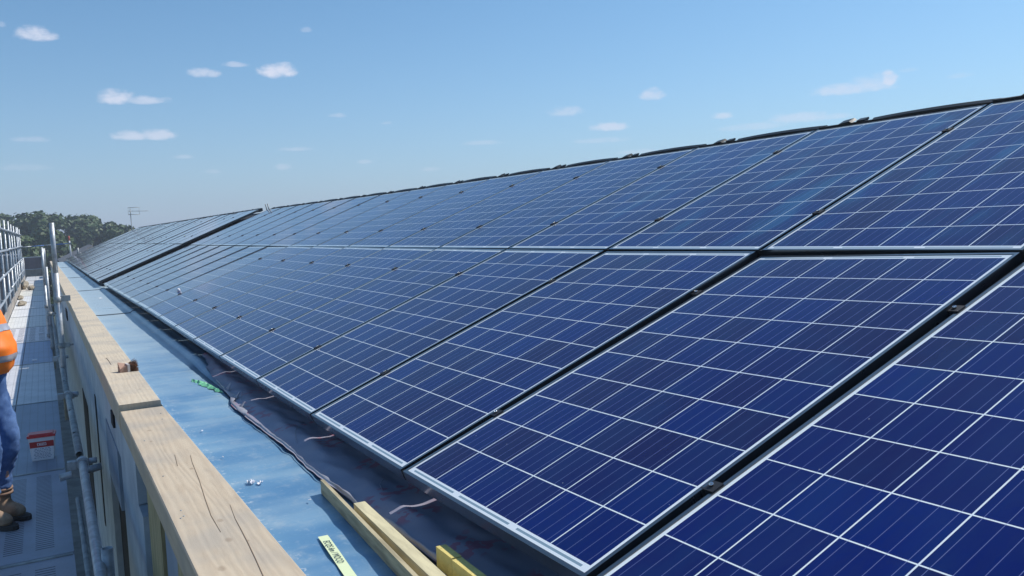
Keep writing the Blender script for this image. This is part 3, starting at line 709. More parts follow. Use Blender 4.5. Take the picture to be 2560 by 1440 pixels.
# outer guard rail
gr = empty('scaffold_guardrail', (-1.74, 30, -.85))
tag(gr, 'galvanised guardrail of many tubes along the left edge of the walkway', 'guardrail')
def gtube(name, a, b, r=.0242, m=None):
    o_ = V((-1.74, 30, -.85)); mb = MB(); mb.tube(V(a)-o_, V(b)-o_, r, 12); return mb.build(name, m or m_galv, gr)
posts = [12.2, 15.2, 18.2, 21.1, 24.0, 27.2, 29.6, 32.5, 36.3, 38.6, 41.5]
for i, y in enumerate(posts):
    gtube('post', (-1.74, y, -1.6), (-1.74, y, 1.30+.09*noise.noise(V((i*3.3, 0, 0)))+.12))
    if i % 1 == 0: gtube('post', (-1.69, y+1.25, -1.5), (-1.69, y+1.25, .10+.03*(i % 3)))
    for z in (1.14, .64, .10, -.36):
        mb = MB(); o_ = V((-1.74, 30, -.85)); q = V((-1.715, y, z))-o_
        mb.box(q.x-.035, q.y-.035, q.z-.035, q.x+.035, q.y+.035, q.z+.035); mb.build('coupler', m_galvd, gr, bevel=.012)
for z, dz in ((1.14, .0), (.64, .0), (.10, .0), (-.36, -.05)):
    for j, (a, b) in enumerate(((11.5, 24.3), (23.9, 33.0), (32.6, 42.0))):
        gtube('rail', (-1.69, a, z+.01*j), (-1.69, b, z+dz+.01*j))
mb = MB(); mb.box(.04, -19, .01, .07, 12, .20); mb.build('toe_board', mat('toe_board', (.42, .38, .34), .8, var=.3, vscale=2), gr)
# blue-banded tube across the far end
fr = empty('end_rail', (-.8, 46, .6)); tag(fr, 'blue and silver tube crossing the far end of the walkway', 'rail')
mb = MB(); mb.tube((-1.1, 0, 0), (-.55, 0, .02), .024, 10); mb.tube((0, 0, .045), (.5, 0, .065), .0241, 10); mb.build('tube', m_galv, fr)
for a_, b_ in (((-.55, 0, .02), (0, 0, .045)), ((.5, 0, .065), (1.15, 0, .09))):
    mb = MB(); mb.tube(a_, b_, .0245, 10); mb.build('painted_band', m_blue, fr)
sp_ = empty('marker_pole', (.31, 46, .1)); tag(sp_, 'white post with a red top beside the end of the far array', 'post')
mb = MB(); mb.tube((.03, 0, -.25), (0, 0, .72), .035, 10); mb.build('shaft', m_white, sp_)
mb = MB(); mb.tube((0, 0, .722), (-.01, 0, .96), .036, 10); mb.build('red_top', m_rpole, sp_)
mb = MB(); mb.box(-.06, -.06, .53, .08, .06, .63); mb.build('coupler', m_galvd, sp_, bevel=.02)

# main standing pole by the coping
def coupler(root, p, r=.0242, ax='y'):
    mb = MB(); x, y, z = p
    mb.tube((x, y, z-.028), (x, y, z+.028), r+.010, 14)
    mb.box(x+r+.002, y-.022, z-.022, x+r+.05, y+.022, z+.022)
    mb.tube((x+r+.05, y, z), (x+r+.085, y, z), .010, 8)
    mb.build('coupler', m_galvd, root, bevel=.003)
pl = empty('scaffold_pole', (-.825, 8.9, -.85)); tag(pl, 'tall galvanised scaffold pole standing beside the timber coping, rising above the roof', 'scaffold pole', 'standing tubes beside the parapet')
mb = MB(); mb.tube((0, 0, 1.31), (.0, 0, 1.85), .0245, 16, wall=.004); mb.build('upper_tube', m_galv, pl)
mb = MB(); mb.tube((0, 0, -.3), (0, 0, 1.309), .0275, 16); mb.build('sleeve', m_galv, pl)
coupler(pl, (0, 0, 1.02), .0275); coupler(pl, (0, 0, .52), .0275); coupler(pl, (0, 0, -.05), .0275)
mb = MB(); mb.box(.03, -.02, 1.0, .12, .02, 1.06); mb.build('bracket', m_galvd, pl, bevel=.004)
for i, (x, y, z1, lab) in enumerate(((-.90, 13.2, .42, 'shorter galvanised scaffold tube just left of the tall pole, with a coupler'), (-.935, 15.0, .66, 'slim scaffold tube at the inner walkway edge, second behind the tall pole'),
                                     (-.93, 25.5, .66, 'far thin scaffold tube at the inner walkway edge, left of a close pair'), (-.90, 27.5, .62, 'far thin scaffold tube at the inner walkway edge, middle of three tips'), (-.86, 29.5, .60, 'farthest thin scaffold tube at the inner walkway edge, right of three tips'))):
    q = empty('scaffold_pole', (x, y, -.85)); tag(q, lab, 'scaffold pole', 'standing tubes beside the parapet')
    mb = MB(); mb.tube((0, 0, -.3), (0, 0, z1+.85-.9 if i == 0 else z1+.85-.6), .0242, 12); mb.build('upper_tube', m_galv if i else m_galvd, q)
    mb = MB(); mb.tube((.001, 0, (z1+.85-.9 if i == 0 else z1+.85-.6)+.001), (.001, 0, z1+.85), .021, 12); mb.build('sleeve', m_galv, q)
    coupler(q, (0, 0, .55)); coupler(q, (0, 0, .05))
q = empty('scaffold_pole', (-.79, 2.62, -.85)); tag(q, 'open tube end of a scaffold pole at the bottom of the photo', 'scaffold pole', 'standing tubes beside the parapet')
mb = MB(); mb.tube((0, 0, -1.0), (0, 0, .30), .0242, 20, wall=.004); mb.build('upper_tube', m_galv, q)
coupler(q, (0, 0, .12))
# horizontal ledgers beside the deck
for i, (a, b, r, mm, lab) in enumerate((((-.832, 1.2, -.625), (-.815, 4.62, -.620), .0245, m_galv, 'long shiny horizontal scaffold tube along the deck edge, nearest the camera'),
                                        ((-.825, 4.72, -.60), (-.83, 7.15, -.585), .0245, m_galvd, 'dull grey scaffold tube beside the red lidded tub, with bolt holes'),
                                        ((-.835, 7.25, -.60), (-.84, 9.9, -.58), .0245, m_galvd, 'grey scaffold tube at the foot of the tall pole, in the wall’s shade'),
                                        ((-.85, 10.2, -.64), (-.86, 20, -.62), .0245, m_galvd, 'long dull scaffold tube running on behind the tall pole along the deck'))):
    q = empty('scaffold_ledger', a); tag(q, lab, 'scaffold tube', 'horizontal tubes beside the deck')
    A = V(a); mb = MB(); mb.tube((0, 0, 0), V(b)-A, r, 18, wall=.004); mb.build('tube', mm, q)
    d = V(b)-A
    mb = MB(); e = d*(1-.05/d.length); mb.tube(e-V((0, .03, 0)), e+V((0, .03, 0)), r+.012, 14)
    mb.box(e.x-.085, e.y-.03, e.z-.03, e.x-.037, e.y+.03, e.z+.02); mb.tube((e.x+.037, e.y, e.z+.005), (e.x+.085, e.y, e.z+.005), .018, 12, wall=.005)
    mb.build('coupler', m_galv, q, bevel=.002)
    if i in (1, 2):
        for s in (.25, .62):
            mb = MB(); c = d*s+V((-.008, 0, r-.001)); mb.tube(c-V((0, 0, .004)), c+V((0, 0, .0018)), .010, 10); mb.build('bolt_hole', m_hole, q)
# standard tying deck edge down near the tub
q = empty('scaffold_transom', (-.90, 4.75, -.80)); tag(q, 'short cross tube under the couplers, between deck and wall', 'scaffold tube')
mb = MB(); mb.tube((-.05, 0, .06), (.20, .02, .09), .0242, 14, wall=.004); mb.build('tube', m_galv, q)
mb = MB(); mb.box(.02, -.03, .05, .07, .03, .13); mb.build('coupler', m_galvd, q, bevel=.008)
q = empty('scaffold_transom', (-.86, 2.9, -.80)); tag(q, 'thin rusty ended brace tube low between deck and wall', 'scaffold tube')
mb = MB(); mb.tube((0, 0, -.02), (.0, 1.5, 0.0), .014, 12); mb.build('tube', m_galvd, q)
mb = MB(); mb.tube((0, -.06, -.02), (0, -.001, -.02), .018, 12); mb.build('end_cap', mat('rust', (.2, .07, .05), .8), q)

# far end walls, neighbouring buildings
q = empty('end_building', (-1.4, 46.3, -.85)); tag(q, 'grey-brown wall with pale edges closing the far end of the walkway', 'building')
mb = MB(); mb.box(-.9, 0, .36, .6, .4, .92); mb.build('wall', m_brick, q)
mb = MB(); mb.box(-.92, -.03, .921, .62, .43, .95); mb.box(-.92, -.03, .33, .62, .4, .36); mb.build('trim', m_wallw, q)
mb = MB(); mb.box(-.9, .05, -1.6, .6, .4, .33); mb.build('lower_wall', m_conc, q)
q = empty('neighbour_building', (-6, 62, -9)); tag(q, 'dim low building behind the guardrail at the left edge', 'building')
mb = MB(); mb.box(-6, 0, 0, 3.6, 8, 8.2); mb.build('wall', m_brick, q)
mb = MB(); mb.box(-6.2, -.3, 8.2, 3.8, 8.2, 9.05); mb.build('roof', m_tile, q)
q = empty('neighbour_roof', (0, 44, -.9)); tag(q, 'low grey pitched roof beyond the end of the far array', 'building')
mb = MB()
mb.hexa([(-.15, 0, -.2), (1.5, 0, -.2), (1.5, 12, -.2), (-.15, 12, -.2), (-.15, 0, .62), (1.32, 1.6, 1.46), (1.5, 10, 1.47), (-.15, 12, .66)])
mb.hexa([(1.503, 0, -.2), (6, 0, -.2), (6, 12, -.2), (1.503, 12, -.2), (1.503, 1.6, 1.43), (6, 0, .9), (6, 12, .9), (1.503, 10, 1.43)])
mb.build('roof', m_tile, q)
mb = MB(); mb.box(-.6, -1.6, -.3, .1, 1.2, .70); mb.build('parapet', m_conc, q)
mb = MB(); mb.tube((.62, 1.0, .9), (.62, 1.0, 1.36), .045, 10); mb.build('vent_pipe', m_galvd, q)
# antenna
an = empty('tv_antenna', (2.86, 42, .35)); tag(an, 'thin television aerial on a slim mast above the far roof end', 'aerial')
mb = MB(); mb.tube((.02, 0, -.9), (-.01, 0, 1.86), .018, 8); mb.build('mast', m_galvd, an)
mb = MB(); mb.tube((-.08, 0, 1.74), (.78, 0, 1.73), .011, 6); mb.build('boom', m_galvd, an)
mb = MB()
for x in (.02, .08, .30, .36, .44, .52, .60, .68): mb.tube((x, -.14, 1.735), (x, .14, 1.735), .006, 5)
mb.build('director', m_galvd, an)
mb = MB()
for s in (1, -1):
    mb.path([(-.1, -.2, 1.74+.16*s), (.38, -.2, 1.74+.17*s)], .007, 5); mb.path([(-.1, .2, 1.74+.16*s), (.38, .2, 1.74+.17*s)], .007, 5)
    for x in (-.1, .06, .22, .38): mb.tube((x, -.2, 1.74+.165*s), (x, .2, 1.74+.165*s), .005, 5)
for x in (-.1, .38): mb.tube((x, 0, 1.58), (x, 0, 1.91), .006, 5)
mb.build('reflector', m_galvd, an)

# ------------------------------------------------------------------ small things
# battens in the gutter
def bar(name, a, b, wx, h, m, label, cat, grp=None, cut=0, lean=0):
    a = V(a); b = V(b); d = (b-a).normalized(); s = V((d.y, -d.x, 0)).normalized(); u = s.cross(d)
    if u.z < 0: u = -u
    if lean: s, u = s*math.cos(lean)+u*math.sin(lean), u*math.cos(lean)-s*math.sin(lean)
    mb = MB(); A = [a, a+s*wx, a+s*wx+u*h - d*cut, a+u*h - d*cut]; B = [b, b+s*wx, b+s*wx+u*h, b+u*h]
    mb.hexa([A[0], A[1], B[1], B[0], A[3], A[2], B[2], B[3]])
    o = mb.build(name, m, bevel=.0015); tag(o, label, cat, grp); return o
bar('timber_batten', (*gx(-.117, 1.545), GZ+.001), (*gx(-.215, -.6), GZ+.001), .012, .047, m_bstick, 'dull tan batten on edge in the gutter, its blunt end farthest from the camera', 'batten', 'battens lying in the gutter')
bar('timber_batten', (-.117, 1.10, GZ+.006), (-.181, -.637, GZ+.006), .036, .041, m_ystick, 'pale yellow batten lying right of the tan one, its top in full sun', 'batten', 'battens lying in the gutter')
def yb(y0, y1, x0, lab):
    mb = MB(); mb.box(x0, y0, GZ+.010, x0+.028, y1, -.040); o = mb.build('foam_block', m_foam, bevel=.003); tag(o, lab, 'foam block', 'yellow foam blocks in the gutter')
yb(.49, .585, -.1035, 'bright yellow foam block, the farther of two beside the pale batten')
yb(.24, .482, -.1065, 'bright yellow foam block, the nearer of two, cut by the bottom edge')
# marking tape with handwriting
tp = empty('marking_tape', (*gx(-.265, .94), GZ+.005), R(-4)); tag(tp, 'pale yellow-green strip of tape with handwriting, stuck on the gutter', 'tape')
mb = MB(); mb.grid(lambda u, v: (-.0145+.029*u, .165-.60*v, .0012+.001*math.sin(v*9)), 2, 24); mb.build('strip', m_tape, tp)
def text(body, size, m, parent, loc, rot, name='lettering', sx=1, shear=.0):
    cu = bpy.data.curves.new('t', 'FONT'); cu.body = body; cu.size = size; cu.extrude = .0001; cu.shear = shear; cu.space_character = 1.02
    cu.align_x = 'LEFT'
    to = bpy.data.objects.new('t', cu); C.objects.link(to)
    bpy.context.view_layer.update()
    me = bpy.data.meshes.new_from_object(to); bpy.data.objects.remove(to); me.materials.append(m)
    o = bpy.data.objects.new(name, me); link(o, parent); o.location = loc; o.rotation_euler = rot; o.scale = (sx, 1, 1); return o
text('ECQS 6m / MOCO', .026, m_ink, tp, (-.0095, .118, .0032), (0, 0, R(-90)), sx=.85, shear=.15)
# scraps
def scrap(name, cx, cy, r, m, lab, cat, seed, z=None, h=.02, asp=1.6, rot=0):
    cx, cy = gx(cx, cy); z = GZ+.002
    rnd = random.Random(seed); mb = MB(); n = 14
    ring = []
    c0 = mb.b.verts.new((cx, cy, z+h*.5))
    for i in range(n):
        a = 2*math.pi*i/n; q = r*(.45+.75*rnd.random())
        x = q*math.cos(a); y = q*math.sin(a)*asp
        x, y = x*math.cos(rot)-y*math.sin(rot), x*math.sin(rot)+y*math.cos(rot)
        ring.append(mb.b.verts.new((cx+x, cy+y, z+.003+h*rnd.random())))
    for i in range(n): mb.b.faces.new([c0, ring[i], ring[(i+1) % n]])
    o = mb.build(name, m); md = o.modifiers.new('t', 'SOLIDIFY'); md.thickness = .0015; tag(o, lab, cat); return o
scrap('torn_paper', -.318, 1.815, .014, m_white, 'small torn scrap of white paper on the blue gutter', 'paper scrap', 3, h=.018, asp=1.5)
scrap('paper_curl', -.292, 1.785, .012, m_white, 'small curled white paper sliver, right beside the torn scrap', 'paper scrap', 9, h=.014, asp=1.2, rot=.8)
def ribbon(name, pts, m, lab, cat, seed):
    rnd = random.Random(seed); mb = MB(); n = 26; prev = None
    for i in range(n+1):
        t = i/n; q = t*(len(pts)-1); a = min(int(q), len(pts)-2); u = q-a
        x = pts[a][0]*(1-u)+pts[a+1][0]*u; y = pts[a][1]*(1-u)+pts[a+1][1]*u
        x, y = gx(x, y); w_ = .028*math.sin(math.pi*min(1, t+.04))**.5*rnd.uniform(.4, 1.15)
        a1 = mb.b.verts.new((x-w_*rnd.uniform(.3, 1), y-w_*rnd.uniform(.5, 2.5), GZ+.003+.004*rnd.random())); a2 = mb.b.verts.new((x, y, GZ+.008+.014*rnd.random())); a3 = mb.b.verts.new((x+w_*rnd.uniform(.3, 1), y+w_*rnd.uniform(.5, 2.5), GZ+.003+.006*rnd.random()))
        if prev: mb.b.faces.new([prev[0], a1, a2, prev[1]]); mb.b.faces.new([prev[1], a2, a3, prev[2]])
        prev = (a1, a2, a3)
    o = mb.build(name, m); md = o.modifiers.new('t', 'SOLIDIFY'); md.thickness = .001; tag(o, lab, cat)
ribbon('plastic_scrap', [(-.150, 4.36), (-.115, 4.22), (-.09, 4.02), (-.065, 3.78)], m_green, 'crumpled bright green plastic scrap on the gutter beside the membrane', 'plastic scrap', 5)
scrap('paper_fleck', -.333, 2.83, .006, m_white, 'tiny white fleck on the gutter, halfway between paper and green scrap', 'fleck', 11, h=.004)
scrap('paper_fleck', -.338, 2.27, .005, m_white, 'tiny white fleck on the gutter near the dark edge of the timber', 'fleck', 12, h=.004)
scrap('paper_fleck', -.19, 1.48, .005, m_white, 'tiny white fleck on the gutter left of the tan batten', 'fleck', 13, h=.004)
scrap('paper_fleck', -.17, 13.6, .03, m_white, 'white fleck on the pale gutter near the gap between the arrays', 'fleck', 15, h=.01, asp=2)
# white knob standing on a panel
kb = empty('bulb_cap', roof(.392, 8.56, .02)); tag(kb, 'small white bulb shaped cap left standing on a lower panel seam', 'cap')
mb = MB(); bmesh.ops.create_uvsphere(mb.b, u_segments=12, v_segments=8, radius=.020); 
for v_ in mb.b.verts: v_.co.z = v_.co.z*1.25+.03
for f in mb.b.faces: f.smooth = True
mb.build('bulb', m_white, kb); mb = MB(); mb.tube((0, 0, -.018), (0, 0, .012), .011, 10); mb.build('neck', m_galvd, kb)
# brush on the coping
br = empty('brush', (-.515, 4.33, -.032), R(8)); tag(br, 'small block brush with rusty brown bristles lying on the timber coping', 'brush')
mb = MB(); mb.hexa([(-.062, -.035, 0), (-.022, -.035, 0), (-.022, .035, 0), (-.062, .035, 0), (-.062, -.03, .022), (-.012, -.03, .046), (-.012, .03, .046), (-.062, .03, .060)]); mb.build('block', m_bblock, br, bevel=.003)
mb = MB(); mb.box(-.020, -.038, .001, -.006, .038, .048); mb.build('ferrule', mat('ferrule', (.62, .56, .52), .5), br, bevel=.004)
mb = MB(); rnd = random.Random(4)
for i in range(420):
    y = rnd.uniform(-.034, .034); z = rnd.uniform(.004, .046); l = rnd.uniform(.035, .052)
    a = (-.006, y, z); dx = V((l, rnd.gauss(0, .010)+y*.25, rnd.gauss(0, .010)+(z-.025)*.4))
    e = V(a)+dx; e.z = max(e.z, .002); mb.tube(a, e, .0011, 3, r2=.0007, caps=False)
mb.build('bristles', m_brist, br)
mb = MB(); mb.b.verts.new  # core that stops light leaking between the bristles
mb.box(-.005, -.030, .006, .030, .030, .042); mb.build('bristle_core', m_brist, br, bevel=.008)

# tub
tb = empty('plastic_tub', (-1.045, 5.86, -.85), R(-4)); tag(tb, 'white rectangular plastic tub with a red lid, standing on the scaffold deck', 'tub')
def taper(mb, w0, d0, z0, w1, d1, z1, off=0):
    mb.hexa([(-w0, -d0-off, z0), (w0, -d0-off, z0), (w0, d0, z0), (-w0, d0, z0), (-w1, -d1-off, z1), (w1, -d1-off, z1), (w1, d1, z1), (-w1, d1, z1)])
mb = MB(); taper(mb, .072, .050, .002, .088, .062, .178); mb.build('body', m_tub, tb, bevel=.006)
mb = MB(); taper(mb, .094, .068, .180, .094, .068, .198); taper(mb, .080, .055, .1985, .078, .053, .206); mb.build('lid', m_red, tb, bevel=.004)
def face(x0, x1, z0, z1, d, name, m):
    def yy(z): return -(.050+(.062-.050)*(z-.002)/.176)-d
    mb = MB(); mb.hexa([(x0, yy(z0), z0), (x1, yy(z0), z0), (x1, yy(z0)+.0008, z0), (x0, yy(z0)+.0008, z0), (x0, yy(z1), z1), (x1, yy(z1), z1), (x1, yy(z1)+.0008, z1), (x0, yy(z1)+.0008, z1)])
    return mb.build(name, m, tb)
def yy2(z): return -(.050+(.062-.050)*(z-.002)/.176)
face(-.080, .080, .104, .150, .0012, 'red_band', m_redl)
face(-.070, .070, .012, .1035, .0010, 'label', m_white)
face(-.030, .030, .117, .138, .0022, 'badge', m_white)
face(-.026, .026, .120, .135, .0032, 'badge_field', m_redl)
rnd = random.Random(2)
mb = MB()
for row_, z in enumerate((.094, .082, .070, .058, .047, .036, .024)):
    x = -.058+.01*rnd.random()
    while x < .055:
        w_ = rnd.uniform(.006, .018)
        y = yy2(z)-.0026; mb.box(x, y, z-.0022, min(x+w_, .06), y+.0006, z+.0022); x += w_+.005
mb.build('label_print', m_txt, tb)
mb = MB()
for x in (-.018, -.008, .002, .012):
    y = yy2(.1275)-.0042; mb.box(x, y, .1235, x+.007, y+.0006, .1315)
mb.build('badge_print', m_white, tb)
# rubble at the far end of the walkway
def rock(x, y, z, s, lab, seed):
    mb = MB(); bmesh.ops.create_icosphere(mb.b, subdivisions=2, radius=1)
    for v_ in mb.b.verts:
        n_ = noise.noise(v_.co*1.3+V((seed, 0, 0))); v_.co = v_.co*(1+.5*n_); v_.co = V((v_.co.x*s[0], v_.co.y*s[1], v_.co.z*s[2]))
    o = mb.build('rubble_sack', m_rubble); o.location = (x, y, z); tag(o, lab, 'rubble', 'debris on the far walkway')
rock(-1.56, 33.5, -.70, (.12, .6, .16), 'beige slumped sack leaning on the guardrail at the far end of the walkway', 1)
rock(-1.36, 32.6, -.77, (.10, .35, .08), 'beige lump of rubble right of the slumped sack', 5)
rock(-1.50, 24.5, -.79, (.11, .5, .06), 'flat brown piece of debris on the deck in front of the slumped sack', 9)
rock(-1.58, 27.2, -.79, (.07, .35, .06), 'small brown lump against the toe board, between sack and flat debris', 13)
mb = MB(); mb.box(-1.10, 15.9, -.849, -1.02, 16.15, -.84); tag(mb.build('white_offcut', m_white, bevel=.002), 'white offcut lying in the shade on the walkway, farther one', 'offcut', 'offcuts on the walkway')
mb = MB(); mb.box(-1.17, 12.0, -.849, -1.11, 12.16, -.84); tag(mb.build('white_offcut', m_white, bevel=.002), 'white offcut on the bluish deck, nearer one', 'offcut', 'offcuts on the walkway')

# ------------------------------------------------------------------ worker
def skin(name, verts, edges, m, parent, root=0, sub=2):
    me = bpy.data.meshes.new(name); me.from_pydata([v[:3] for v in verts], edges, []); me.materials.append(m)
    o = bpy.data.objects.new(name, me); link(o, parent)
    md = o.modifiers.new('skin', 'SKIN'); md.use_smooth_shade = True
    for i, v in enumerate(verts):
        sv = me.skin_vertices[0].data[i]; sv.radius = (v[3], v[4] if len(v) > 4 else v[3]); sv.use_root = (i == root)
    s = o.modifiers.new('sub', 'SUBSURF'); s.levels = sub; s.render_levels = sub
    return o
# local frame: figure faces +x, z up from the deck
wk = empty('person', (-1.318, 4.42, -.85), R(-50)); tag(wk, 'person in an orange hi-vis vest, blue jeans and brown boots standing on the walkway', 'person')
body = [(0, 0, .92, .12, .13), (.0, 0, 1.05, .12, .13), (-.05, 0, 1.22, .12, .14), (-.14, 0, 1.38, .10, .14), (-.17, 0, 1.49, .055), (-.16, 0, 1.55, .055), (-.14, 0, 1.64, .085, .08), (-.14, 0, 1.72, .085, .078),
        (-.15, .17, 1.42, .055), (-.17, .22, 1.18, .042), (-.20, .10, 1.00, .032), (-.22, .04, .97, .03),
        (-.15, -.17, 1.42, .055), (-.17, -.22, 1.18, .042), (-.20, -.10, 1.02, .032), (-.22, -.04, 1.02, .03),
        (-.02, .075, .86, .07), (.085, .075, .50, .035), (.01, .075, .08, .02), (.10, .075, .05, .03), (-.02, -.075, .86, .07), (.13, -.075, .50, .035), (.09, -.075, .08, .02), (.18, -.075, .05, .03)]
be = [(0,1),(1,2),(2,3),(3,4),(4,5),(5,6),(6,7),(3,8),(8,9),(9,10),(10,11),(3,12),(12,13),(13,14),(14,15),(0,16),(16,17),(17,18),(18,19),(0,20),(20,21),(21,22),(22,23)]
bo = skin('body', body, be, m_skin, wk)
for sy in (1, -1):
    bx_, by_, bz_ = -.235, .03*sy, .96+(.05 if sy < 0 else 0)
    for k, (dy, ln) in enumerate(((.022, .062), (.008, .072), (-.006, .068), (-.020, .055))):
        skin('finger', [(bx_+.02, by_+dy, bz_-.015, .009), (bx_+.02+ln*.1, by_+dy, bz_-.018-ln*.5, .008), (bx_+.02+ln*.25, by_+dy, bz_-.018-ln, .007)], [(0,1),(1,2)], m_skin, bo, sub=1)
    skin('thumb', [(bx_, by_-.02*sy, bz_+.01, .011), (bx_+.035, by_-.042*sy, bz_-.005, .009), (bx_+.06, by_-.040*sy, bz_-.022, .008)], [(0,1),(1,2)], m_skin, bo, sub=1)
# head features
for sy in (.03, -.03):
    mb = MB(); bmesh.ops.create_uvsphere(mb.b, u_segments=8, v_segments=6, radius=.011); o = mb.build('eye', m_white, bo); o.location = (-.058, sy, 1.685)
mb = MB(); mb.hexa([(-.06, -.015, 1.64), (-.035, -.012, 1.645), (-.035, .012, 1.645), (-.06, .015, 1.64), (-.06, -.006, 1.68), (-.056, -.005, 1.685), (-.056, .005, 1.685), (-.06, .006, 1.68)]); mb.build('nose', m_skin, bo, bevel=.002)
skin('hair', [(-.16, 0, 1.72, .09, .088), (-.19, 0, 1.66, .08, .085)], [(0,1)], m_hair, wk)
# jeans: creased legs
def leg(y, x, kx, fx):
    return [(x, y, .90, .095, .09), (x+.02, y, .74, .082, .08), (kx, y, .50, .070, .068), (kx-.01, y, .42, .066, .064), (fx, y, .28, .060, .058), (fx, y, .16, .062, .060)]
lg1 = leg(.075, -.01, .10, .01); lg2 = leg(-.075, -.01, .14, .09)
jv = [(-.02, 0, .99, .115, .14)] + lg1 + lg2
je = [(0,1)] + [(i, i+1) for i in range(1, 6)] + [(0,7)] + [(i, i+1) for i in range(7, 12)]
jn = skin('jeans', jv, je, m_denim, wk, sub=3)
tx = bpy.data.textures.new('folds', 'CLOUDS'); tx.noise_scale = .045; dm = jn.modifiers.new('folds', 'DISPLACE'); dm.texture = tx; dm.strength = .028; dm.mid_level = .5
for (x, y) in ((.01, .075), (.09, -.075)):
    bt = skin('boot', [(x-.01, y, .29, .054, .052), (x-.01, y, .15, .054, .052), (x-.01, y, .065, .056, .048), (x+.08, y, .055, .047, .048), (x+.165, y, .042, .036, .044)], [(0,1),(1,2),(2,3),(3,4)], m_boot, wk)
    mb = MB(); n = 18
    pts = []
    for i in range(n):
        a = 2*math.pi*i/n; pts.append((x+.068+.142*math.cos(a), y+(.048+.008*math.cos(a))*math.sin(a)))
    mb.prism(pts, .001, .026); mb.build('sole', m_sole, bt, bevel=.004)
    for z in (.150, .175): 
        mb = MB(); mb.tube((x-.012, y, z-.008), (x-.012, y, z+.008), .064, 16); mb.build('cuff', m_sock, bt, bevel=.004)
# vest with bands
def vest_ring(z, ax, ay, cx): return z, ax, ay, cx
prof = [(.87, .135, .17, .0), (.90, .150, .185, .005), (.96, .165, .195, .01), (1.03, .170, .200, .01), (1.10, .155, .195, -.01), (1.20, .150, .19, -.055), (1.30, .14, .19, -.10), (1.40, .12, .18, -.15), (1.50, .09, .13, -.17)]
def vp(z):
    for a, b in zip(prof, prof[1:]):
        if z <= b[0]: t = (z-a[0])/(b[0]-a[0]); return [a[i]*(1-t)+b[i]*t for i in range(4)]
    return prof[-1]
def vest_mesh(z0, z1, grow, name, m, parent, nz=14):
    mb = MB(); n = 40
    def f(u, v):
        z = z0+(z1-z0)*v; _, ax, ay, cx = vp(z); a = 2*math.pi*u
        fold = .022*noise.noise(V((math.cos(a)*2.5, math.sin(a)*2.5, z*6)))+.012*noise.noise(V((math.cos(a)*7, math.sin(a)*7, z*15)))
        r_ = 1+ (fold+grow)/.17
        return (cx+ax*r_*math.cos(a), ay*r_*math.sin(a), z+.012*math.sin(a+1)*(1-v))
    mb.grid(f, n, nz)
    bmesh.ops.remove_doubles(mb.b, verts=mb.b.verts, dist=.0002)
    return mb.build(name, m, parent)
ve = vest_mesh(.87, 1.50, 0, 'vest', m_vest, wk, 40)
vest_mesh(.945, .995, .003, 'reflective_band', m_refl, ve, 5)
vest_mesh(1.12, 1.17, .003, 'reflective_band', m_refl, ve, 5)
for sy in (1, -1):
    skin('sleeve', [(-.15, .15*sy, 1.42, .07), (-.165, .215*sy, 1.22, .052), (-.175, .19*sy, 1.12, .050)], [(0,1),(1,2)], m_vest, ve)

# ------------------------------------------------------------------ ground and trees
def ground_mat():
    m = mat('ground_grass', (.08, .10, .04), .95, var=.4, vscale=.05, vcol=(.17, .15, .09)); return m
mb = MB(); mb.quad((-3000, -3000, -9), (3000, -3000, -9), (3000, 3000, -9), (-3000, 3000, -9)); tag(mb.build('ground', ground_mat()), kind='structure')
def leaf_mat(name, a, b):
    m = bpy.data.materials.new(name); m.use_nodes = True; t = m.node_tree; p = P(m)
    g = N(t, 'ShaderNodeNewGeometry'); n = N(t, 'ShaderNodeTexNoise'); n.inputs['Scale'].default_value = .7; n.inputs['Detail'].default_value = 3; L(t, g.outputs['Position'], n.inputs['Vector'])
    ri = MA(t, 'ADD', MA(t, 'MULTIPLY', g.outputs['Random Per Island'], .5), MA(t, 'MULTIPLY', SM(t, n.outputs[0], .35, .65), .5))
    L(t, MIX(t, ri, a, b), p.inputs['Base Color']); p.inputs['Roughness'].default_value = .6
    p.inputs['Transmission Weight'].default_value = 0
    return m
leafs = [leaf_mat('leaves_dark', (.032, .060, .015), (.085, .135, .035)), leaf_mat('leaves_mid', (.045, .085, .02), (.09, .15, .04)), leaf_mat('leaves_light', (.09, .13, .035), (.16, .20, .06))]
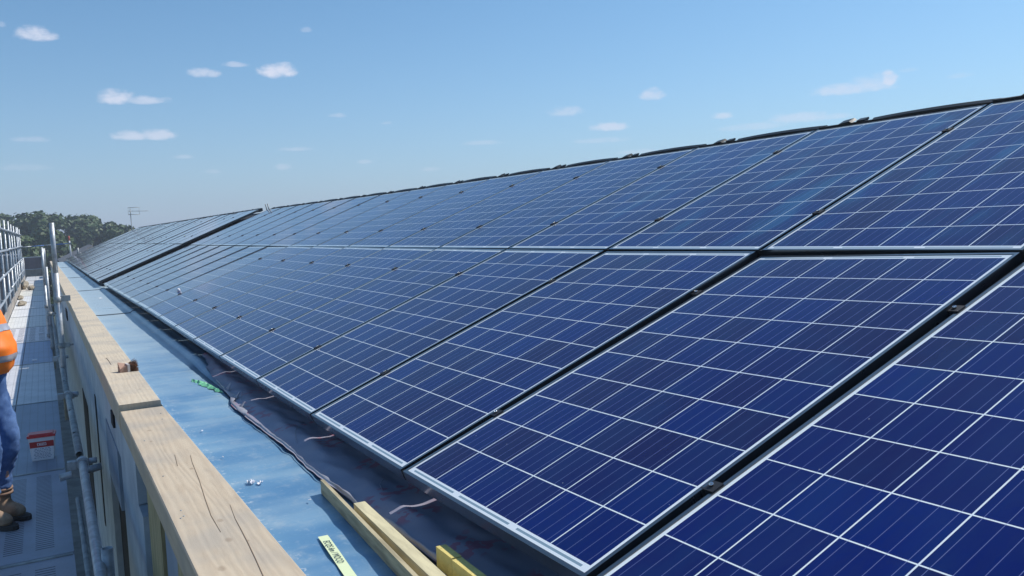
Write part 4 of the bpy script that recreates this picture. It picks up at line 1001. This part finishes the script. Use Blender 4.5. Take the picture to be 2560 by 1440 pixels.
def tree(x, y, h, w_, lm, lab, seed, nl=26, q=230, ls=.42):
    rnd = random.Random(seed)
    root = empty('broadleaf_tree', (x, y, -9)); tag(root, lab, 'tree', 'trees beyond the walkway')
    mb = MB(); r0 = h*.028
    p0 = V((0, 0, 0)); p1 = V((rnd.uniform(-.3, .3), 0, h*.35)); mb.tube(p0, p1, r0, 10, r2=r0*.7)
    lobes = []
    for i in range(nl):
        a = rnd.uniform(0, 2*math.pi); t = rnd.random()**.7
        z = h*rnd.uniform(.30, .88); prof_ = math.sin(math.pi*min(1, max(.12, (z/h-.12)/.95)))**.6
        rr = w_*.5*prof_*t
        lobes.append((V((rr*math.cos(a), rr*math.sin(a), z)), w_*rnd.uniform(.13, .22)))
    lobes.append((V((0, 0, h*.86)), w_*.2))
    for i in range(7):
        c, _ = lobes[i*3 % len(lobes)]; mb.tube(p1, c*.9+p1*.1, r0*.4, 6, r2=r0*.12)
    mb.build('trunk', m_bark, root)
    mb = MB()
    for (c, rad) in lobes:
        for k in range(q):
            d = V((rnd.gauss(0, 1), rnd.gauss(0, 1), rnd.gauss(0, 1)));
            if d.length < .01: continue
            d = d.normalized()*rad*(rnd.random()**.33)*(1+.25*noise.noise(d*2.5+V((seed, 0, 0)))); d.z *= .8
            pc = c+d; nrm = (d.normalized()+V((rnd.gauss(0, .6), rnd.gauss(0, .6), rnd.gauss(0, .6)+.4))).normalized()
            s = ls*rnd.uniform(.5, 1.1); t1 = nrm.orthogonal().normalized(); t2 = nrm.cross(t1)
            a = rnd.uniform(0, 6.28); t1, t2 = t1*math.cos(a)+t2*math.sin(a), t2*math.cos(a)-t1*math.sin(a)
            mb.b.faces.new([mb.b.verts.new(pc+t1*s*.5), mb.b.verts.new(pc+t2*s*.35), mb.b.verts.new(pc-t1*s*.5), mb.b.verts.new(pc-t2*s*.35)])
    me = mb.mesh('crown'); me.materials.append(lm); o = bpy.data.objects.new('crown', me); link(o, root)
def at(px, py, Y):
    d = fw + rt2*((px-1280)/FPX) + up2*((720-py)/FPX); s = (Y-CAM.y)/d.y; return CAM+d*s
TREES = [   # px centre, top py, half width px, distance, leaf, label
    (78, 524, 58, 100, 0, 'tall rounded dark green tree behind the guardrail tips', 1),
    (8, 534, 30, 150, 1, 'pale hazy tree at the left edge of the photo', 2),
    (-70, 530, 60, 110, 0, 'dark tree past the left edge of the photo', 12),
    (178, 532, 52, 108, 0, 'broad dark tree just right of the tall scaffold pole', 3),
    (232, 545, 42, 104, 0, 'dark tree sloping down towards the aerial', 4),
    (285, 553, 34, 98, 0, 'smaller dark tree left of the aerial mast', 5),
    (322, 566, 26, 100, 2, 'lighter green tree just behind the aerial mast', 6),
    (350, 559, 14, 140, 2, 'tiny pale tree showing above the far roof, left one', 7),
    (366, 557, 9, 140, 2, 'tiny pale tree showing above the far roof, right one', 8),
    (130, 570, 46, 84, 0, 'low dark tree in front of the tall ones, behind the end rail', 9),
    (268, 585, 26, 74, 2, 'yellowish green bush above the roof slope', 10),
    (195, 598, 20, 70, 1, 'small green bush beside the red topped post', 11),
    (60, 575, 40, 80, 0, 'low dark tree behind the guardrail, lower left', 13)]
for (px, py, hw, Y, lk, lab, sd) in TREES:
    q = at(px, py-13, Y); h = (q.z+9)*1.0; wd = 2*hw/FPX*(q-CAM).length
    nl = 34 if hw > 30 else 20
    tree(q.x, Y, h, wd*1.2, leafs[lk], lab, sd, nl=nl+12, q=300 if hw > 30 else 170, ls=.62 if hw > 20 else .4)

# ------------------------------------------------------------------ air
hm = bpy.data.materials.new('air'); hm.use_nodes = True; t = hm.node_tree; t.nodes.clear()
pv = N(t, 'ShaderNodeVolumePrincipled'); pv.inputs['Density'].default_value = .0019; pv.inputs['Color'].default_value = (.78, .86, 1, 1); pv.inputs['Anisotropy'].default_value = .2
mo_ = N(t, 'ShaderNodeOutputMaterial'); L(t, pv.outputs[0], mo_.inputs['Volume'])
mb = MB(); mb.box(-120, -60, -10, 120, 220, 9.5); tag(mb.build('haze', hm), kind='stuff')
